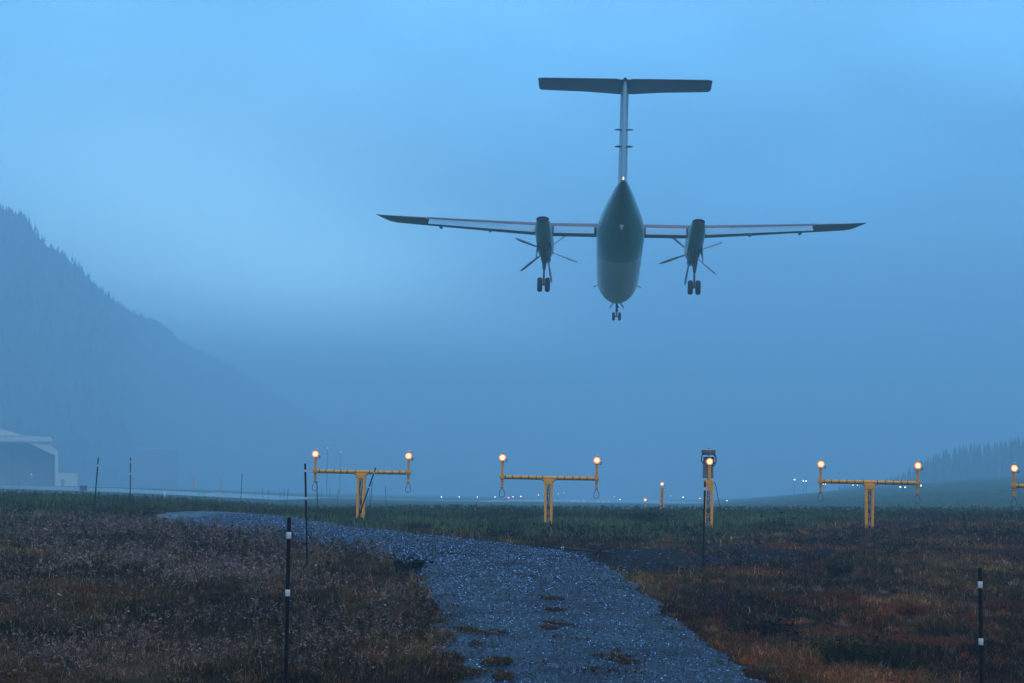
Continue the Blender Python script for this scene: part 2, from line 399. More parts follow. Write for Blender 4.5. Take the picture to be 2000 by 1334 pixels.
sc_ = N('ShaderNodeMath'); sc_.operation = 'MULTIPLY'; sc_.inputs[1].default_value = .30; L(r3.outputs[0], sc_.inputs[0]); L(sc_.outputs[0], mx2.inputs['Factor'])
L([x for x in mx2.outputs if x.type == 'RGBA'][0], b.inputs['Base Color'])
r4 = N('ShaderNodeMapRange'); r4.inputs['From Min'].default_value = .3; r4.inputs['From Max'].default_value = .6; r4.inputs['To Min'].default_value = .16; r4.inputs['To Max'].default_value = .40
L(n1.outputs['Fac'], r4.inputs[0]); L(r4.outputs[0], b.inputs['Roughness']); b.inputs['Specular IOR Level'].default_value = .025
bp = N('ShaderNodeBump'); bp.inputs['Strength'].default_value = .45; bp.inputs['Distance'].default_value = .02
L(vo.outputs['Distance'], bp.inputs['Height']); L(bp.outputs[0], b.inputs['Normal'])
NC = 44; tt = np.linspace(0, 1, NC)
RX = RLs[:, None, :] * (1 - tt)[None, :, None] + RRs[:, None, :] * tt[None, :, None]
rx = RX[..., 0].ravel(); ry = RX[..., 1].ravel()
def crown(t): return .012 + .045 * np.clip(np.sin(np.pi * t), 0, 1) ** .5 - .022 * (np.exp(-((t - .24) / .10) ** 2) + np.exp(-((t - .72) / .10) ** 2))
tq = np.tile(tt, NR); rz = T(rx, ry) + crown(tq)
ii = np.arange(NR * NC).reshape(NR, NC)
rq = np.stack([ii[:-1, :-1], ii[:-1, 1:], ii[1:, 1:], ii[1:, :-1]], -1).reshape(-1, 4)
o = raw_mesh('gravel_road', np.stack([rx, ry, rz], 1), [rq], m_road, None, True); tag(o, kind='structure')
if o.data.polygons[100].normal.z < 0: o.data.flip_normals()

# loose stones on the gravel
def stones(n, fn, name, smin, smax, col):
    x, y, dz_ = fn(n); z = T(x, y) + dz_; k = len(x)
    s = rng.uniform(smin, smax, k) * np.clip(y / 26, .9, 1.8)
    base = np.array([[1, 0, 0], [-1, 0, 0], [0, 1, 0], [0, -1, 0], [0, 0, 1], [0, 0, -1.]])
    rv = rng.uniform(.6, 1.3, (k, 6, 1)) * base[None] * s[:, None, None]; rv[..., 2] *= .6
    a = rng.uniform(0, 6.28, k); ca, sa = np.cos(a)[:, None], np.sin(a)[:, None]
    X = rv[..., 0] * ca - rv[..., 1] * sa + x[:, None]; Y = rv[..., 0] * sa + rv[..., 1] * ca + y[:, None]; Z = rv[..., 2] + z[:, None]
    f0 = np.array([[0, 2, 4], [2, 1, 4], [1, 3, 4], [3, 0, 4]])
    f = (f0[None] + (np.arange(k) * 6)[:, None, None]).reshape(-1, 3)
    c = np.repeat(np.array(col)[None] * (.008 + rng.uniform(0, 1, (k, 1)) ** 16 * 5.0), 6, 0)  # few very bright stones: wet sparkle put into the colour
    return raw_mesh(name, np.stack([X, Y, Z], -1).reshape(-1, 3), [f], m_stone, c)
m_stone = vcol_mat('stone', .6, .1)
def road_pts(n):
    i = (rng.uniform(0, 1, n) ** 1.0 * (NR * .90)).astype(int); q = rng.uniform(.01, .99, n)
    p = RLs[i] * (1 - q)[:, None] + RRs[i] * q[:, None] + rng.normal(0, .12, (n, 2)); k = p[:, 1] > 14
    return p[k, 0], p[k, 1], crown(q[k]) + .004
o = stones(120000, road_pts, 'loose_gravel', .005, .013, (.08, .185, .40)); tag(o, kind='stuff')  # stone colour carries the same painted sky blue
def side_pts(n):
    lo = poly_side.min(0); hi = poly_side.max(0); p = rng.uniform(lo, hi, (n * 3, 2)); k = inside(p[:, 0], p[:, 1], poly_side); p = p[k]
    k = fbm(p[:, 0] * .9, p[:, 1] * .5, 70) > .42; return p[k, 0], p[k, 1], np.full(k.sum(), .005)
o = stones(3500, side_pts, 'scattered_gravel', .010, .022, (.03, .05, .08)); tag(o, kind='stuff')

# ------------------------------------------------------------------ grass
m_grass = vcol_mat('grass_blades', .9, .04)
def blades(x, y, h, w, lean, col, name, z0=None, az=None, parent=None, m=None):
    k = len(x); z = (T(x, y) + .055 * inside(x, y, poly_road) if z0 is None else z0) - .01
    az = rng.uniform(0, 6.283, k) if az is None else az; fa = rng.uniform(0, 6.283, k)
    dx, dy = np.cos(az), np.sin(az); wx, wy = np.cos(fa) * w / 2, np.sin(fa) * w / 2
    v = np.zeros((k, 5, 3)); B = np.stack([x, y, z], 1)
    m1 = B + np.stack([dx * lean * h * .35, dy * lean * h * .35, h * .6 * np.sqrt(np.maximum(.05, 1 - .3 * lean ** 2))], 1)
    tp = B + np.stack([dx * lean * h, dy * lean * h, h * np.clip(1 - .75 * lean ** 1.5, .1, 1)], 1)
    W = np.stack([wx, wy, np.zeros(k)], 1)
    v[:, 0] = B - W; v[:, 1] = B + W; v[:, 2] = m1 + W * .8; v[:, 3] = m1 - W * .8; v[:, 4] = tp
    o_ = (np.arange(k) * 5)[:, None]
    return raw_mesh(name, v.reshape(-1, 3), [np.array([[0, 1, 2, 3]]) + o_, np.array([[3, 2, 4]]) + o_], m or m_grass, np.repeat(col, 5, 0), parent=parent)
def scatter(n, d0, d1, marg=.285):
    d = np.sqrt(rng.uniform(d0 ** 2, d1 ** 2, n)); x = rng.uniform(-marg, marg, n) * d
    return x, d
def keep(x, y, road=True):
    k = np.ones(len(x), bool)
    if road:
        inr = inside(x, y, poly_road); fr = inr & ~inside(x, y, poly_core) & (fbm(x * 2.4, y * 1.7, 77) > .50); k &= ~inr | moss_mask(x, y) | fr
    qa, qb = G(1085, 1074), G(1203, 1087); ex, ey = qb.x - qa.x, qb.y - qa.y; tq_ = np.clip(((x - qa.x) * ex + (y - qa.y) * ey) / (ex * ex + ey * ey), 0, 1)
    ds_ = np.hypot((x - qa.x - tq_ * ex), (y - qa.y - tq_ * ey) / 3.0); k &= ds_ > .30        # trodden flat round the fallen stake
    ins = inside(x, y, poly_side); k &= ~ins | (fbm(x * .9, y * .5, 70) < .40)
    return k
def jitter(c, a=.35): return c * np.exp(np.clip(rng.normal(-.1, a * 1.1, (len(c), 1)), -1.5, .75)) * rng.uniform(.9, 1.1, c.shape)
parts = {}
def tuftiness(x, y): return fbm(x / .45, y / .55, 21, 3)
for (n, d0, d1, hm, wm) in ((250000, 15, 34, .13, .007), (170000, 33, 60, .15, .012), (170000, 58, 112, .17, .024), (45000, 110, 300, .25, .06)):
    x, y = scatter(n, d0, d1)
    if d0 < 40:
        mc = np.array(mossw); mi = rng.integers(0, len(mc), 45000); ma = rng.uniform(0, 6.28, 45000); mr = 1.6 * np.sqrt(rng.uniform(0, 1, 45000))
        x = np.concatenate([x, mc[mi, 0] + np.cos(ma) * mr * mc[mi, 2]]); y = np.concatenate([y, mc[mi, 1] + np.sin(ma) * mr * mc[mi, 3]])
    k = keep(x, y, True); x, y = x[k], y[k]
    onroad = inside(x, y, poly_road)
    tf = tuftiness(x, y); kk = rng.uniform(0, 1, len(x)) < np.clip(.30 + 3.6 * (tf - .38), .10, 1); kk &= ~onroad | (rng.uniform(0, 1, len(x)) < .42); x, y, tf, onroad = x[kk], y[kk], tf[kk], onroad[kk]
    c, g = veg_colour(x, y)
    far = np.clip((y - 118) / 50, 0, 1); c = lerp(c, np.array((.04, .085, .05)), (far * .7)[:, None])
    c = np.where(onroad[:, None], lerp(c * .8, np.array((.075, .060, .028)), .6), c)
    hi = rng.uniform(0, 1, (len(x), 1)) < .13; c = np.where(hi & (g[:, None] < .6), lerp(c * 2.0, np.array((.24, .17, .12)), .5), c * .62)
    h = hm * rng.uniform(.5, 1.5, len(x)) * (.25 + 2.1 * np.clip(tf - .2, 0, 1)) * np.where(onroad, .33, 1) * (1 + .35 * g * (y < 95)) * np.where(y > 95, .62, 1)
    lean = np.clip(rng.normal(.75 - .35 * g, .28, len(x)), .05, 1.3)
    # wet matted hollow beside the gravel and verge edges stay short
    c = jitter(c, .5)
    typ = np.where(g > .5, 0, np.where(c[:, 0] > 2.2 * c[:, 1], 2, 1))
    for tcode, nm in ((0, 'green_grass'), (1, 'dry_grass'), (2, 'rusty_grass')):
        s = typ == tcode
        parts.setdefault(nm, []).append((x[s], y[s], h[s], np.full(s.sum(), wm) * rng.uniform(.6, 1.4, s.sum()), lean[s], c[s]))
# tussocks: clumps that spill outward, each of one colour
for nC, d0, d1, nb, hm in ((2600, 15, 42, 60, .17), (1700, 42, 75, 45, .19), (500, 66, 104, 50, .26)):
    cx0, cy0 = scatter(nC, d0, d1); k = keep(cx0, cy0) & ~inside(cx0, cy0, poly_road) & (fbm(cx0 / 1.3, cy0 / 1.8, 55) > .44); cx0, cy0 = cx0[k], cy0[k]; nC = len(cx0)
    cc, gg_ = veg_colour(cx0, cy0); pick = rng.integers(0, 5, nC); base_ = np.array([(.30, .21, .11), (.030, .024, .012), (.12, .11, .02), (.34, .10, .03), (.24, .20, .17)])[pick] * .62
    lf = (azim(cx0, cy0) < 1000) & (pick == 3) & (rng.uniform(0, 1, nC) < .7); base_[lf] = np.array((.07, .055, .02))
    base_ = np.where(gg_[:, None] > .5, np.array([(.13, .25, .10), (.04, .10, .05), (.20, .22, .08), (.11, .20, .09), (.18, .15, .08)])[pick] * .7, base_)
    cc = jitter(lerp(cc, base_, .75), .35); R_ = rng.uniform(.06, .22, nC); H_ = hm * rng.uniform(.5, 1.5, nC)
    i = np.repeat(np.arange(nC), nb); a = rng.uniform(0, 6.28, len(i)); rr = np.sqrt(rng.uniform(0, 1, len(i)))
    x = cx0[i] + np.cos(a) * rr * R_[i]; y = cy0[i] + np.sin(a) * rr * R_[i]; y_ = cy0[i]
    parts['dry_grass'].append((x, y, H_[i] * rng.uniform(.6, 1.15, len(i)) * (1 - .4 * rr), np.clip(.0065 * y_ / 24, .006, .022) * rng.uniform(.6, 1.3, len(i)), np.clip(.25 + .8 * rr + rng.normal(0, .15, len(i)), .05, 1.2), jitter(cc[i], .3)))
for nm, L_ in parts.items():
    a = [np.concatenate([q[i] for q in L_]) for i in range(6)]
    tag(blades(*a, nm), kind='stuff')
# seeding grass: thin stems with pale fuzzy heads, mostly left foreground
def seeders(n, d0, d1, name, colh, cols, sel, hm=.33):
    x, y = scatter(n, d0, d1); k = keep(x, y) & ~inside(x, y, poly_road); x, y = x[k], y[k]; u, g = zones(x, y); k = sel(x, y, u, g); x, y = x[k], y[k]
    n = len(x); h = hm * rng.uniform(.5, 1.3, n); az = rng.uniform(0, 6.28, n); ln = rng.uniform(.05, .45, n); z = T(x, y)
    S = np.clip(y / 24, 1, 3)
    vs = []; fs = []; cs = []
    B = np.stack([x, y, z], 1); tip = B + np.stack([np.cos(az) * ln * h, np.sin(az) * ln * h, h], 1)
    wv = np.stack([np.cos(az + 1.6), np.sin(az + 1.6), np.zeros(n)], 1) * (.0028 * S)[:, None]
    V = np.stack([B - wv, B + wv, tip], 1); off = 0
    vs.append(V.reshape(-1, 3)); fs.append((np.arange(n) * 3)[:, None] + np.array([[0, 1, 2]])); cs.append(np.repeat(jitter(np.tile(np.array(cols), (n, 1)), .4), 3, 0)); off = n * 3
    for j in range(7):
        f_ = rng.uniform(.68, 1.04, n)[:, None]; p = B + (tip - B) * f_
        d1_ = rng.normal(0, 1, (n, 3)) * (.017 * S)[:, None]; d2_ = rng.normal(0, 1, (n, 3)) * (.006 * S)[:, None]
        V = np.stack([p, p + d1_ + d2_, p + d1_ - d2_], 1)
        vs.append(V.reshape(-1, 3)); fs.append(off + (np.arange(n) * 3)[:, None] + np.array([[0, 1, 2]])); cs.append(np.repeat(jitter(np.tile(np.array(colh), (n, 1)), .4), 3, 0)); off += n * 3
    return tag(raw_mesh(name, np.vstack(vs), [np.vstack(fs)], m_grass, np.vstack(cs)), kind='stuff')
seeders(26000, 16, 60, 'seeding_grass', (.13, .105, .10), (.05, .035, .022), lambda x, y, u, g: (u < 950) & (g < .4) & (fbm(x / 1.8, y / 2.6, 31) > .54))
hot = [(G(px, py), rr) for px, py, rr in ((110, 1290, 2.2), (250, 1270, 1.3), (790, 1170, 1.5), (820, 1270, 1.3), (700, 1290, 1.0), (240, 1100, 3.0), (420, 1140, 1.6))]
seeders(60000, 17, 60, 'wispy_seed_heads', (.17, .135, .13), (.09, .065, .045), lambda x, y, u, g: (sum(np.exp(-(((x - c.x) / r_) ** 2 + ((y - c.y) / (r_ * 1.5)) ** 2)) for c, r_ in hot) * (fbm(x / .6, y / .8, 37, 4) - .25) * 2.4 > .50 + rng.uniform(-.25, .45, len(x))), .24)
seeders(9000, 17, 70, 'dead_flower_stalks', (.018, .014, .012), (.03, .022, .016), lambda x, y, u, g: (fbm(x / 1.5, y / 2, 33) > .60), .30)
seeders(6000, 70, 110, 'tall_ridge_grass', (.05, .07, .045), (.03, .055, .03), lambda x, y, u, g: (g > .5) & (y > 88), .22)

# plants that stand out one by one
def stalks(name, px, py, label, n, h, r, col, leaf, cat='plant', group=None, lean=.35, hang=False, lw=.012):
    p = G(px, py); e = empty(name, p, label, cat, group)
    S = max(1, p.y / 30)
    k = n; a = rng.uniform(0, 6.28, k); rr = r * np.sqrt(rng.uniform(0, 1, k)); x = np.cos(a) * rr; y = np.sin(a) * rr
    hh = h * rng.uniform(.55, 1.1, k); z0 = np.array(T(p.x + x, p.y + y)) - p.z
    c = jitter(np.tile(np.array(col), (k, 1)), .4)
    ln = np.clip(rng.normal(lean + .5 * rr / r * (1 if hang else .3), .15, k), .02, 1.25)
    blades(x, y, hh, np.full(k, lw * S), ln, c, 'foliage', z0=z0, az=a, parent=e)
    if leaf:
        m = leaf; q = rng.integers(0, k, m); f_ = rng.uniform(.3, 1.0, m)
        bx = x[q] + np.cos(a[q]) * ln[q] * hh[q] * f_ ** 2; by = y[q] + np.sin(a[q]) * ln[q] * hh[q] * f_ ** 2; bz = z0[q] + hh[q] * f_ * (1 - .4 * ln[q] * f_)
        p0 = np.stack([bx, by, bz], 1); d1_ = rng.normal(0, 1, (m, 3)) * .035 * S; d1_[:, 2] = np.abs(d1_[:, 2]) * .6; d2_ = rng.normal(0, 1, (m, 3)) * .012 * S
        V = np.stack([p0, p0 + d1_ * .5 + d2_, p0 + d1_, p0 + d1_ * .5 - d2_], 1)
        raw_mesh('leaf_cluster', V.reshape(-1, 3), [(np.arange(m) * 4)[:, None] + np.array([[0, 1, 2, 3]])], m_grass, np.repeat(jitter(np.tile(np.array(col) * .9, (m, 1)), .4), 4, 0), parent=e)
    return e
DK = (.012, .014, .010); OR = (.11, .036, .011); TN = (.085, .055, .028); GR = (.045, .085, .035)
stalks('weed_clump', 800, 1118, 'dark leafy weed clump at the inner bend of the gravel road', 120, .36, .30, DK, 420, 'weed')
stalks('weed_clump', 1480, 1245, 'dark twiggy weed clump beside the right edge of the gravel, topmost of the near ones', 140, .34, .42, DK, 400, 'weed')
stalks('weed_clump', 1640, 1128, 'small dark weed clump among the pale grass behind the rust-coloured tussocks', 90, .36, .22, DK, 260, 'weed')
stalks('weed_clump', 1690, 1300, 'broad dark olive weed clump at the bottom edge right of the gravel road', 380, .40, .55, (.022, .024, .010), 700, 'weed')
stalks('weed_clump', 985, 1052, 'low dark weed clump on the grass verge below the second light frame from the left', 80, .28, .55, DK, 260, 'weed')
stalks('weed_clump', 820, 1037, 'low dark reddish weed clump on the verge right of the leftmost light frame', 70, .24, .45, (.03, .016, .014), 240, 'weed')
stalks('grass_tussock', 1780, 1208, 'round orange-brown grass tussock left of the right-hand near stake', 900, .34, .17, OR, 0, 'grass tussock', lean=.4, hang=True, lw=.008)
stalks('grass_tussock', 1640, 1175, 'rust-brown grass tussock straight above the orange patch right of the road', 700, .32, .26, (.10, .03, .012), 0, 'grass tussock', lean=.5, hang=True, lw=.008)
stalks('grass_tussock', 1815, 1262, 'wide matted orange grass tussock lowest of the rust tussocks', 1300, .26, .55, (.11, .042, .02), 0, 'grass tussock', lean=.8, hang=True, lw=.008)
stalks('grass_tussock', 1540, 1176, 'small faded orange grass tussock nearest the gravel on the right', 450, .25, .20, (.09, .035, .018), 0, 'grass tussock', lean=.6, hang=True, lw=.008)
stalks('grass_tussock', 1960, 1195, 'tall orange grass tussock right of the right-hand near stake', 700, .34, .30, (.10, .035, .015), 0, 'grass tussock', lean=.4, hang=True, lw=.008)
stalks('grass_tussock', 190, 1160, 'orange-red grass tussock in the brown grass of the left foreground', 600, .22, .45, (.10, .028, .011), 0, 'grass tussock', lean=.6, hang=True, lw=.008)
stalks('grass_tussock', 975, 1014, 'tan grass tussock between the leftmost two light frames', 380, .42, .55, TN, 0, 'grass tussock', lean=.35, hang=True, lw=.012)
stalks('grass_tussock', 1268, 1022, 'large green and tan tussock left of the flasher mast', 600, .62, .65, (.03, .04, .018), 200, 'grass tussock', lean=.3, hang=True, lw=.012)
stalks('grass_tussock', 48, 1056, 'bright green long-bladed tussock at the left edge of the photo', 420, .42, .55, (.045, .075, .018), 0, 'grass tussock', lean=.45, hang=True, lw=.010)
stalks('grass_tussock', 105, 1054, 'smaller green tussock just right of the bright green one', 300, .36, .45, (.03, .055, .018), 0, 'grass tussock', lean=.45, hang=True, lw=.010)
stalks('dry_stalks', 1513, 1034, 'sparse bunch of tall dark dry stalks between flasher mast and right light frame', 16, .68, .32, DK, 40, 'weed', lean=.25, lw=.009)
stalks('dry_stalks', 1540, 1036, 'thin pair of dark dry stalks right of the sparse bunch', 7, .62, .16, DK, 24, 'weed', lean=.2, lw=.009)
stalks('dry_stalks', 1887, 1042, 'two bare dark twigs rising from the brown grass right of the right light frame', 5, .75, .06, DK, 14, 'weed', lean=.08, lw=.009)
stalks('dry_stalks', 1530, 1262, 'single dark seed stalk low in the grass right of the gravel', 7, .42, .12, DK, 50, 'weed', lean=.12, lw=.006)
stalks('dry_stalks', 1555, 1276, 'pair of dark seed stalks beside the single one right of the gravel', 9, .45, .14, DK, 60, 'weed', lean=.12, lw=.006)

# ------------------------------------------------------------------ marker stakes
m_black = mat('black_plastic', (.006, .006, .008), .55, noise=.3, scale=20, spec=.15)
m_white = mat('white_tape', (.50, .62, .72), .5, noise=.12, scale=30)
def stake(top, base, length, bands, label, group='black marker stakes with white bands', dscale=1.0, parts_=True, r=.021):
    """bands: (fraction from the top, band height in m)"""
    s = math.hypot(top[0] - base[0], top[1] - base[1]); d = length * F / s
    tp = P(top[0], top[1], d); bs = P(base[0], base[1], d); dirv = (bs - tp).normalized()
    # carry it on into the soil
    e_ = bs.copy(); g = gz(bs.x, bs.y)
    q = tp + dirv * ((tp.z - g) / max(.2, -dirv.z)); full = (tp - q).length
    e = empty('marker_stake', (q.x, q.y, q.z), label, 'stake', group)
    rel = tp - q; ax = rel.normalized()
    m = MB(); m.lathe([(r * .2, full), (r * .85, full - .004), (r, full - .02), (r, -.15), (r * .5, -.2)][::-1], (0, 0, 0), ax, 16)
    m.build('post', m_black, e)
    for f_, bh in bands:
        bm = MB(); c = full - f_ * length; bm.lathe([(r + .0015, c - bh / 2), (r + .003, c - bh / 2 + .002), (r + .003, c + bh / 2 - .002), (r + .0015, c + bh / 2)], (0, 0, 0), ax, 16)
        bm.build('reflective_band', m_white, e)
    return e
stake((565, 1010), (556, 1426), 2.1, [(.085, .065), (.352, .065)], 'nearest black stake with two white bands, left of the gravel road in the foreground')
stake((596, 905), (600, 1102), 2.1, [(.075, .05), (.345, .05)], 'tall black stake at the far verge left of the road, just behind the nearest stake')
stake((1377, 940), (1373, 1117), 2.0, [(.085, .07)], 'black stake standing in front of the yellow flasher mast')
stake((1914, 1108), (1919, 1480), 1.9, [(.09, .065), (.385, .065)], 'near black stake with two white bands in the rusty grass at far right')
stake((192, 893), (183, 1008), 2.0, [(.14, .07)], 'slightly tilted black stake, leftmost of the tall ones before the white apron')
stake((255, 893), (254, 990), 2.0, [(.09, .07), (.33, .07)], 'upright black stake right of the leftmost tilted one')
stake((473, 925), (470, 984), 2.0, [(.4, .06)], 'black stake alone on the ridge above the far bend of the gravel road')
stake((734, 913), (697, 1020), 2.1, [(.1, .05), (.36, .05)], 'black stake leaning right across the leftmost light frame', r=.026)
stake((619, 940), (620, 1002), 1.4, [(.3, .04)], 'black stake directly under the left lamp of the leftmost light frame')
stake((727, 941), (723, 998), 2.0, [(.2, .05)], 'black stake right behind the leaning stake')
stake((722, 957), (721.5, 993), 1.9, [], 'shorter faint stake between the leaning stake and the one behind it')
stake((752.5, 949), (754, 995), 2.0, [(.42, .06)], 'black stake standing by itself under the right half of the leftmost light frame')
GS = 'faint far stakes beyond the bend of the gravel road'
for tp_, bs_, L_, lb in (((555, 955), (555, 989), 2.0, 'left one of the close pair of hazy stakes beyond the road bend'), ((563, 953), (560.5, 989), 2.0, 'right tilted one of the close pair of hazy stakes beyond the road bend'),
        ((547, 961), (547, 987), 1.8, 'short hazy stake just left of the close pair'), ((524, 956), (524, 984), 2.0, 'hazy stake between the ridge stake and the close pair'),
        ((512.5, 952), (514, 978), 2.0, 'very faint stake nearest right of the ridge stake'), ((628, 952), (628, 976), 2.0, 'very faint stake right of the leftmost light frame cable loop'),
        ((644, 954), (644, 977), 2.0, 'faint stake midway between left cable loop and yellow mast'), ((660.5, 957), (657.5, 990), 2.0, 'hazy tilted stake left of the yellow mast of the leftmost frame'),
        ((696, 962), (695, 995), 2.0, 'hazy stake touching the left side of the leftmost yellow mast'),
        ((37, 941), (37, 955), 1.3, 'short stake on the apron edge below the hangar')):
    stake(tp_, bs_, L_, [], lb, GS if 'apron' not in lb else None, r=.03)
# fallen stake
a = G(1085, 1074); b2 = G(1203, 1087); e = empty('marker_stake', a, 'black stake lying flat across the edge of the gravel', 'stake', 'black marker stakes with white bands')
dv = (b2 - a); dn = dv.normalized(); m = MB(); up = Vector((0, 0, .07))
m.tube([up + dn * t_ for t_ in (0, .02, dv.length * .5, dv.length)], [.02, .03, .03, .03], 14); m.build('post', m_black, e)
for q_ in (.115, .145):
    m = MB(); m.tube([up + dn * (dv.length * q_ - .02), up + dn * (dv.length * q_ + .025)], .033, 14); m.build('reflective_band', m_white, e)

# ------------------------------------------------------------------ approach light frames
m_yel = mat('yellow_paint', (.80, .37, .015), .45, noise=.22, scale=9, bump=.2)
m_yel2 = mat('weathered_yellow', (.70, .30, .02), .5, noise=.35, scale=16, bump=.3)
m_blk = mat('black_rubber', (.015, .013, .015), .5, noise=.2)
m_gal = mat('galvanised', (.45, .47, .50), .4, .6, noise=.2, scale=25)
m_grey = mat('grey_cabinet', (.16, .17, .19), .5, noise=.15, scale=5)
m_rim = emitter('lamp_bloom_rim', (1.0, .24, .05), 1.5)  # orange rim glow stands in for the bloom around the lamp
m_core = emitter('lamp_glass_core', (1.0, .62, .30), 2.4)
m_hous = mat('lamp_housing', (.42, .17, .04), .5, noise=.3, scale=18)
m_cap = mat('white_cap', (.78, .80, .84), .4)
RY = math.radians(-2.9)

def lamp_parts(e, x, z, y=-.02, s=1.0, tilt=0., sidew=1):
    s = s * .88
    """housing > lens, and sight cap, around the point x, y, z facing -Y (towards the approach)"""
    ax = Vector((math.sin(tilt), -1, .06)).normalized(); c = Vector((x, y, z))
    h = MB(); h.lathe([(.05 * s, -.17 * s), (.10 * s, -.15 * s), (.135 * s, -.05 * s), (.142 * s, .05 * s), (.150 * s, .055 * s), (.150 * s, .085 * s), (.122 * s, .087 * s)], c, ax, 28)
    ang = [k * math.pi * 2 / 6 for k in range(6)]; ex = ax.cross(Vector((0, 0, 1))).normalized(); ez = ex.cross(ax)
    for a in ang[:3]: h.box(c + (ex * math.cos(a * 2 + .5) + ez * math.sin(a * 2 + .5)) * .15 * s + ax * .06 * s, (.02, .03, .02))
    ho = h.build('lamp_housing', m_hous, e)
    l = MB(); l.lathe([(.142 * s, .088 * s), (.128 * s, .100 * s), (.098 * s, .106 * s)], c, ax, 28, 0); l.lathe([(.098 * s, .107 * s), (.075 * s, .122 * s), (.04 * s, .132 * s), (.003, .135 * s)], c, ax, 28, 1)
    l.build('lens', [m_rim, m_core], ho)
    k = MB(); k.tube([(x + .035 * sidew, y + .03, z + .11 * s), (x + .035 * sidew, y + .03, z + .21 * s)], .014, 10, 0); k.lathe([(.012, .20 * s), (.048 * s, .205 * s), (.052 * s, .235 * s), (.03 * s, .25 * s), (.002, .255 * s)], (x + .035 * sidew, y + .03, z), (0, 0, 1), 16, 1)
    k.build('sight_cap', [m_hous, m_cap], e)
    q = MB(); q.tube([(x + .13 * sidew * s, y - .02, z - .06), (x + .19 * sidew * s, y - .03, z - .07), (x + .20 * sidew * s, y - .02, z - .12), (x + .12 * sidew * s, y, z - .16)], .016, 8)
    q.build('tilt_bracket', m_blk, e)

def lattice(e, H, w0=.30, w1=.27, dep=.26, name='mast', seed=0):
    rs = random.Random(seed)
    m = MB()
    def w(z): return w0 + (w1 - w0) * z / H
    for sx in (-1, 1):
        for sy in (-1, 1):
            # folded angle profile legs
            m.box(((sx * (w0 + w1) / 4 - sx * .03), sy * dep / 2, H / 2 - .05), (.085, .014, H + .1), M=Matrix.Rotation(sx * (w0 - w1) / 2 / H, 3, 'Y'))
            m.box(((sx * (w0 + w1) / 4 + sx * .008), sy * (dep / 2 - .04), H / 2 - .05), (.012, .066, H + .1), M=Matrix.Rotation(sx * (w0 - w1) / 2 / H, 3, 'Y'))
    o1 = m.build('leg_frame', m_yel, e)
    b_ = MB(); n = max(3, round(H / .34)); hs = H / n
    for i in range(n):
        za, zb = i * hs, (i + 1) * hs
        for sy in (-1, 1):
            yy = sy * (dep / 2 - .012)
            b_.tube([(-w(za) / 2 + .03, yy, za), (w(zb) / 2 - .03, yy, zb)], .009, 6); b_.tube([(w(za) / 2 - .03, yy - sy * .012, za), (-w(zb) / 2 + .03, yy - sy * .012, zb)], .009, 6)
        for sx in (-1, 1):
            b_.tube([(sx * (w(za) / 2 - .012), -dep / 2 + .03, za), (sx * (w(zb) / 2 - .012), dep / 2 - .03, zb)], .008, 6)
    b_.build('bracing', m_gal, o1)
    c = MB()
    for k in range(3):
        x0 = (-.03, .005, .03)[k]; pts = [(x0 + .018 * math.sin(z_ * 5 + k * 2.1), .02 * math.cos(z_ * 4 + k), z_ * H / 9) for z_ in range(10)]
        c.tube(pts, .015 if k else .022, 7, k % 2)
    c.build('cable', [m_blk, m_gal], e)

